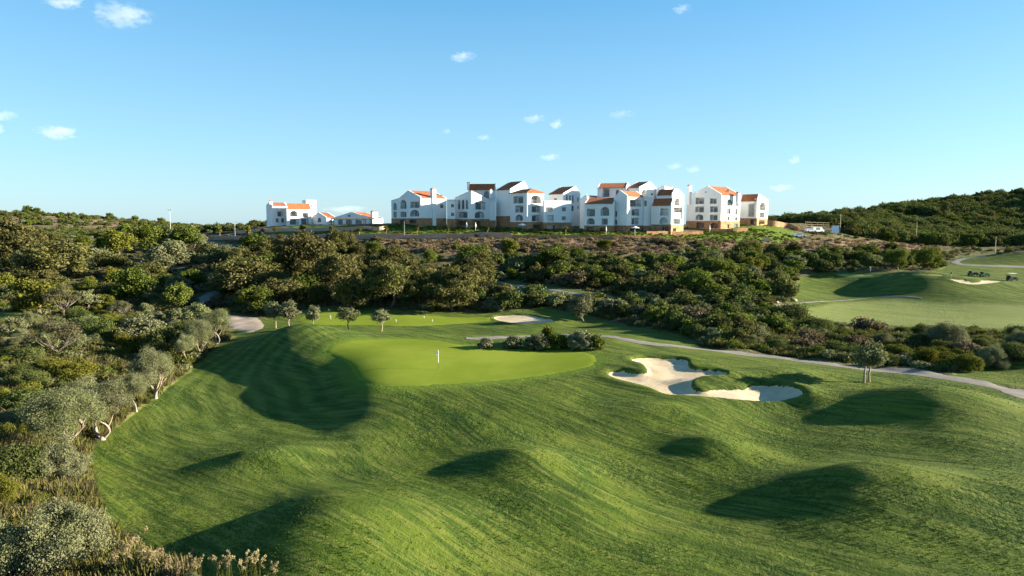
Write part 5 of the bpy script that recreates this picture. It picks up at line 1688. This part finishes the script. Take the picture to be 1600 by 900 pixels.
# boulders of the low rock wall, left
def boulder(rg, r):
    bm = bmesh.new()
    bmesh.ops.create_icosphere(bm, subdivisions=2, radius=r)
    for v in bm.verts:
        v.co *= .75 + .5 * rg.random()
        v.co.z *= .75
    me = bpy.data.meshes.new('boulder')
    bm.to_mesh(me)
    bm.free()
    return me
M_ROCK = path_material('ochre_rock', (.26, .165, .095), (.38, .27, .17))
rgb = np.random.default_rng(5)
def rocks(spots, dmin, size, lab, group):
    for i, (px, py) in enumerate(spots):
        g = ground(px, py, 0, dmin)
        me = boulder(rgb, size * (.7 + .6 * rgb.random()))
        me.materials.append(M_ROCK)
        o = link(bpy.data.objects.new('boulder', me))
        o.location = (g.x, g.y, g.z + size * .25)
        o.rotation_euler = (0, 0, rgb.random() * 6)
        tag(o, '%s, %s' % (lab, ORD[i]), 'boulder', group)
rocks([(364 + 4.2 * i, 401 - (i > 5) * .8) for i in range(9)], 160, .95, 'ochre boulder of the low rock wall', 'boulders of the rock wall')
rocks([(1218, 471), (1226, 472), (1241, 471), (1213, 474)], 108, .55, 'pale boulder under the plateau tree', 'boulders at the plateau')
rocks([(1011, 500), (1015, 498.5)], 95, .45, 'pinkish boulder on the bank above the cart path', 'boulders on the bank')
rocks([(62, 765), (69, 768), (76, 766), (108, 768), (122, 765)], 30, .3, 'small pale rock above the corner bush', 'rocks above the corner bush')

def pole(px, py, hpx, r, name, label, cat, mat, dmin, lamp=False, group=None):
    g = ground(px, py, 0, dmin)
    h = hpx * g.y / FPX
    root = empty(name, g)
    mb = MB().tube([(0, 0, -.3), (0, 0, h * .6), (0, 0, h)], [r, r * .8, r * .6], 8)
    mb.build('shaft', mat, root)
    if lamp == 'mast':
        MB().box(-.7, .7, -.06, .06, h, h + .1).build('crossarm', M_METAL, root)
        for x in (-.65, .3):
            MB().box(x, x + .35, -.3, .1, h + .1, h + .32).build('lamp_head', M_METAL, root)
    elif lamp:
        MB().tube([(0, 0, h - .03), (.25, 0, h + .12), (.8, 0, h + .18)], .035, 5).build('arm', M_METAL, root)
        MB().box(.6, 1.1, -.1, .1, h + .10, h + .19).build('lamp_head', M_METAL, root)
    else:
        MB().tube([(0, 0, h - .05), (0, 0, h + .03)], [r * .7, r * .55], 8).build('top_cap', mat, root)
    return tag(root, label, cat, group)
pole(267, 369, 40, .11, 'floodlight_mast', 'tall slim floodlight mast left of the terrace', 'mast', M_METAL, 200, 'mast')
pole(367.5, 372, 24, .08, 'street_lamp', 'thin grey lamp post at the left end of the terrace wall', 'lamp post', M_METAL, 200, True)
pole(632, 373, 28, .08, 'street_lamp', 'thin grey lamp post before the chimney house', 'lamp post', M_METAL, 190, True)
pole(1312.5, 362, 27, .17, 'timber_pole', 'pale timber pole beside the white board', 'pole', M_POLE, 200, False, 'timber poles')
pole(1431, 380, 33, .15, 'timber_pole', 'pale timber pole in front of the wooded hill', 'pole', M_POLE, 200, False, 'timber poles')
pole(1554.5, 398, 28, .13, 'timber_pole', 'pale timber pole at the right above the grassy mound', 'pole', M_POLE, 180, False, 'timber poles')

# white board, fence and parked cars right of the houses
g = ground(1305, 365, 0, 200)
root = empty('sign_board', g)
s_ = g.y / FPX
MB().box(-5.8 * s_, 5.8 * s_, -.05, .05, 1.2 * s_, 12.5 * s_).build('board', simple('board_face', (.60, .66, .74), .5), root)
for x in (-4.8 * s_, 4.8 * s_):
    MB().box(x - .06, x + .06, .053, .17, -.4, 12 * s_).build('post', M_METAL, root)
tag(root, 'plain white board on posts beside the parked cars', 'board')
def fence():
    a, b = ground(1258, 361, 0, 200), ground(1295, 364, 0, 200)
    root = empty('rail_fence', a)
    d = b - a
    n = 4
    k = a.y / FPX
    for i in range(n + 1):
        p = d * (i / n)
        MB().box(p.x - .06, p.x + .06, p.y - .06, p.y + .06, p.z - .5, p.z + 15 * k).build('post', M_POLE, root)
    for j in range(4):
        z = (4 + 3.3 * j) * k
        q = [Vector((0, .02, z)), d + Vector((0, .02, z + k * 2.0))]
        MB().tube(q, .045, 6).build('rail', M_POLE, root)
    tag(root, 'open timber rail fence above the parked cars', 'fence')
fence()
M_TYRE = simple('tyre', (.02, .02, .02), .8)
M_CARW = simple('white_car_paint', (.70, .72, .74), .25, 0, .5)
M_CARD = simple('dark_car_paint', (.05, .055, .06), .25, 0, .5)
def car(loc, rz, label, mat, van=False):
    root = empty('parked_car', loc, rz)
    hh = 1.95 if van else 1.45
    prof = [(-2.1, .35), (2.1, .35), (2.15, .75), (1.9, .88), (1.15, .95), (.55, hh), (-1.35, hh), (-1.95, 1.0), (-2.15, .9)] if not van else [(-2.3, .35), (2.3, .35), (2.3, .95), (1.8, 1.1), (1.2, hh), (-2.3, hh)]
    mb = MB()
    n = len(prof)
    mb.v = [(x, -.85, z) for x, z in prof] + [(x, .85, z) for x, z in prof]
    mb.f = [tuple(range(n)), tuple(reversed(range(n, 2 * n)))] + [(i, n + i, n + (i + 1) % n, (i + 1) % n) for i in range(n)]
    mb.build('body', mat, root)
    for sy in (-.86, .86):
        y0, y1 = sorted((sy, sy * 1.012))
        MB().box(-1.3, .5, y0, y1, 1.0, hh - .12).build('window', M_GLASS, root)
        for x in (-1.35, 1.35):
            w = MB().tube([(x, sy * .86, .32), (x, sy * 1.02, .32)], .33, 12).build('wheel', M_TYRE, root)
    wm = MB()
    wm.v = [(1.17, -.75, 1.0), (1.17, .75, 1.0), (.62, .68, hh - .07), (.62, -.68, hh - .07)]
    wm.f = [(0, 1, 2, 3)]
    wm.build('windscreen', M_GLASS, root).location.x = .04
    for y in (-.6, .6):
        MB().box(2.10, 2.19, y - .18, y + .18, .62, .76).build('headlight', M_WHITE, root)
    return tag(root, label, 'car', 'cars by the fence')
for i, (px, py, rz, lb, mt, vn) in enumerate([(1266, 363, .2, 'white car parked by the rail fence, left one', M_CARW, False), (1277, 363.5, .25, 'white van parked by the rail fence', M_CARW, True), (1249, 371, .1, 'white car parked low at the foot of the orange wall', M_CARW, False), (1288, 363.8, .2, 'dark car parked at the right end of the rail fence', M_CARD, False)]):
    g = ground(px, py, 0, 200)
    car((g.x, g.y, g.z + .02), rz, lb, mt, vn)
# parasols on the house terraces
M_CLOTH = simple('parasol_cloth', (.72, .70, .66), .8)
for (px, py, d, lb, cl) in [(816, 357, 220, 'open white parasol before the hipped roof house', False), (992, 362.5, 216, 'open white parasol before the stepped house', False), (729, 353, 224, 'closed white parasol before the three arched windows, left one', True), (743, 353, 224, 'closed white parasol before the three arched windows, right one', True), (947, 362, 216, 'closed white parasol before the left stepped gable', True), (1109, 357, 229, 'closed white parasol under the three storey house', True)]:
    p = at(px, py, d)
    z = float(H(p.x, d))
    root = empty('parasol', (p.x, d, z))
    MB().tube([(0, 0, -.2), (0, 0, 2.7)], .045, 6).build('pole', M_METAL, root)
    mb = MB()
    if cl:
        mb.tube([(0, 0, 1.0), (0, 0, 1.6), (0, 0, 2.75)], [.12, .26, .05], 10)
    else:
        mb.tube([(0, 0, 2.25), (0, 0, 2.85)], [1.55, .05], 8)
    mb.build('canopy', M_CLOTH, root)
    tag(root, lb, 'parasol', 'parasols on the terrace')
# pergola in front of the shaded gable
p0, p1 = at(520, 352, 262), at(583, 352, 262)
zg = float(H((p0.x + p1.x) / 2, 262))
zt = at(550, 341.5, 262).z
root = empty('pergola', ((p0.x + p1.x) / 2, 262, zg))
w = (p1.x - p0.x) / 2
for i in range(6):
    x = -w + 2 * w * i / 5
    for y in (-1.6, 1.6):
        MB().box(x - .12, x + .12, y - .12, y + .12, -.5, zt - zg - .25).build('post', M_WOOD, root)
for i in range(14):
    x = -w - .2 + (2 * w + .4) * i / 13
    MB().box(x - .12, x + .12, -2.2, 2.2, zt - zg, zt - zg + .18).build('rafter', M_WOOD, root)
for y in (-1.6, 1.6):
    MB().box(-w - .3, w + .3, y - .1, y + .1, zt - zg - .25, zt - zg).build('beam', M_WOOD, root)
tag(root, 'long dark timber pergola in front of the shaded gabled house', 'pergola')
# little kiosk block on the grassy slope
g = ground(1197, 377, 0, 195)
root = empty('utility_box', g)
MB().box(-.9, .9, -.6, .6, -.4, 1.3).build('cabinet', simple('cream_box', (.55, .42, .30), .8), root)
MB().box(-1.0, 1.0, -.7, .7, 1.3, 1.42).build('lid', M_STONE, root)
tag(root, 'small pale utility box on the grassy slope below the end house', 'utility box')

# ------------------------------------------------------------------ golf things
M_FLAG = simple('white_flag', (.80, .80, .78), .7)
M_BLACK = simple('black_band', (.03, .03, .03), .5)
def flagstick(px, py, hpx, label, dmin, group='flags'):
    g = ground(px, py, 0, dmin)
    h = hpx * g.y / FPX
    root = empty('flagstick', (g.x, g.y, g.z + .03))
    st = MB().tube([(0, 0, -.1), (0, 0, h * .36)], .022, 6).build('pole_foot', M_BLACK, root)
    MB().tube([(0, 0, h * .36), (0, 0, h)], .026, 6).build('pole', M_WHITE, root)
    mb = MB()
    nx = 6
    fk = min(1.0, h / 2.2)
    for i in range(nx + 1):
        t = i / nx
        y = .05 * math.sin(t * 5)
        drop = .10 * t * fk
        for z in (h - .02 - drop, h - .42 * fk - drop * 1.6):
            mb.v += [(-.02 - .30 * t * fk, y, z), (-.02 - .30 * t * fk, y + .008, z)]
    for i in range(nx):
        a, b = i * 4, i * 4 + 4
        mb.f += [(a, b, b + 2, a + 2), (a + 1, a + 3, b + 3, b + 1), (a, a + 1, b + 1, b), (a + 2, b + 2, b + 3, a + 3)]
    mb.build('flag', M_FLAG, root)
    return tag(root, label, 'flagstick', group)
flagstick(685, 578, 31, 'white flag on its pole in the big putting green', 60)
flagstick(517, 503, 11, 'white flag on the practice green beside the slender olive', 108, 'practice flags')
flagstick(514, 488, 5, 'small flag at the back of the practice green', 108, 'practice flags')
flagstick(619, 506, 7, 'small flag on the practice green right of the round olive', 108, 'practice flags')
flagstick(663, 500, 6, 'small flag at the right of the practice green, upper', 108, 'practice flags')
flagstick(676, 505.5, 6, 'small flag at the right of the practice green, lower', 108, 'practice flags')
flagstick(1360, 429, 12, 'white flag on the right plateau', 150, 'practice flags')

def person(px, py, hpx, label, dmin, rz=0.0):
    g = ground(px, py, 0, dmin)
    k = (hpx * g.y / FPX) / 1.78
    me = bpy.data.meshes.new('person')
    J = {'pel': (0, 0, .95), 'chest': (0, .02, 1.28), 'neck': (0, .02, 1.50), 'head': (0, .05, 1.66), 'hl': (-.10, 0, .90), 'kl': (-.13, .03, .50), 'al': (-.15, 0, .08), 'tl': (-.16, .14, .04), 'hr': (.10, 0, .90), 'kr': (.14, .03, .50), 'ar': (.16, 0, .08), 'tr': (.17, .14, .04),
         'sl': (-.19, .02, 1.42), 'el': (-.24, .08, 1.14), 'wl': (-.08, .26, .98), 'sr': (.19, .02, 1.42), 'er': (.24, .08, 1.14), 'wr': (-.01, .28, .95)}
    names = list(J)
    E = [('pel', 'chest'), ('chest', 'neck'), ('neck', 'head'), ('pel', 'hl'), ('hl', 'kl'), ('kl', 'al'), ('al', 'tl'), ('pel', 'hr'), ('hr', 'kr'), ('kr', 'ar'), ('ar', 'tr'), ('chest', 'sl'), ('sl', 'el'), ('el', 'wl'), ('chest', 'sr'), ('sr', 'er'), ('er', 'wr')]
    me.from_pydata([J[n] for n in names], [(names.index(a), names.index(b)) for a, b in E], [])
    rad = {'pel': .15, 'chest': .16, 'neck': .065, 'head': .11, 'hl': .09, 'kl': .06, 'al': .045, 'tl': .04, 'hr': .09, 'kr': .06, 'ar': .045, 'tr': .04, 'sl': .065, 'el': .05, 'wl': .04, 'sr': .065, 'er': .05, 'wr': .04}
    o = link(bpy.data.objects.new('person', me))
    o.modifiers.new('skin', 'SKIN')
    sv = me.skin_vertices[0].data
    for i, n in enumerate(names):
        sv[i].radius = (rad[n], rad[n])
        sv[i].use_root = n == 'pel'
    o.modifiers.new('sub', 'SUBSURF').render_levels = 2
    m, t, b = new_mat('golfer_clothes')
    oc = t.n.new('ShaderNodeSeparateXYZ')
    t.l.new(t.n.new('ShaderNodeTexCoord').outputs['Object'], oc.inputs[0])
    z = oc.outputs[2]
    c = t.mix(t.math('GREATER_THAN', z, .93), (.42, .38, .32), (.03, .035, .045))
    c = t.mix(t.math('GREATER_THAN', z, 1.53), c, (.42, .25, .17))
    c = t.mix(t.math('GREATER_THAN', z, 1.70), c, (.04, .04, .05))
    t.l.new(c, b.inputs['Base Color'])
    me.materials.append(m)
    o.location = g
    o.scale = (k, k, k)
    o.rotation_euler = (0, 0, rz)
    tag(o, label, 'person')
    return g, k
gp, kp = person(1486, 434, 10.5, 'golfer in dark top and light trousers standing on the right plateau', 150, 1.2)
club = MB().tube([(.0, .28, .95), (.05, .62, .03)], [.014, .01], 5).box(.02, .12, .58, .66, .0, .05).build('golf_club', M_METAL)
club.location, club.scale, club.rotation_euler = gp, (kp, kp, kp), (0, 0, 1.2)
tag(club, 'golf club held by the golfer on the plateau', 'golf club')

M_SEAT = simple('black_seat', (.025, .025, .028), .7)
def golf_cart(px, py, rz, label, body, roof=True, dmin=150):
    g = ground(px, py, 0, dmin)
    root = empty('golf_cart', (g.x, g.y, g.z + .02), rz)
    mb = MB()
    prof = [(-1.15, .32), (1.1, .32), (1.22, .62), (1.0, .86), (.62, .90), (.50, .45), (-.15, .45), (-.2, .72), (-.95, .76), (-1.2, .70)]
    n = len(prof)
    mb.v = [(x, -.58, z) for x, z in prof] + [(x, .58, z) for x, z in prof]
    mb.f = [tuple(range(n)), tuple(reversed(range(n, 2 * n)))] + [(i, n + i, n + (i + 1) % n, (i + 1) % n) for i in range(n)]
    mb.build('body', body, root)
    MB().box(-.72, -.15, -.52, .52, .765, .86).build('seat', M_SEAT, root)
    MB().box(-.85, -.74, -.52, .52, .865, 1.25).build('backrest', M_SEAT, root)
    for x in (-.75, .8):
        for y in (-.56, .56):
            MB().tube([(x, y * .82, .23), (x, y * 1.06, .23)], .23, 12).build('wheel', M_TYRE, root)
    MB().tube([(.5, .25, .8), (.28, .25, 1.02)], .03, 6).tube([(.29, .08, 1.0), (.27, .25, 1.05), (.29, .42, 1.0)], .02, 5).build('steering_wheel', M_SEAT, root)
    if roof:
        for x, x2 in ((-.9, -.8), (.85, .5)):
            for y in (-.52, .52):
                MB().tube([(x, y, .75), (x2, y, 1.83)], .022, 5).build('roof_post', M_SEAT, root)
        MB().prism([(-1.05, -.62, 1.83), (.75, -.62, 1.80), (.85, 0, 1.80), (.75, .62, 1.80), (-1.05, .62, 1.83)], .09).build('roof', M_WHITE, root)
        for y in (-.25, .25):
            MB().tube([(-1.15, y, .72), (-1.22, y, 1.45)], [.13, .15], 8).build('golf_bag', M_SEAT, root)
    return tag(root, label, 'golf cart')
golf_cart(1581, 439, .15, 'dark golf cart with white roof at the right edge', M_CARD, True)
golf_cart(1538, 432.5, .1, 'low green utility cart behind the crescent bunker', simple('green_paint', (.10, .22, .12), .4), False)
golf_cart(1520, 431, .1, 'dark low cart just left of the green one', M_CARD, False)
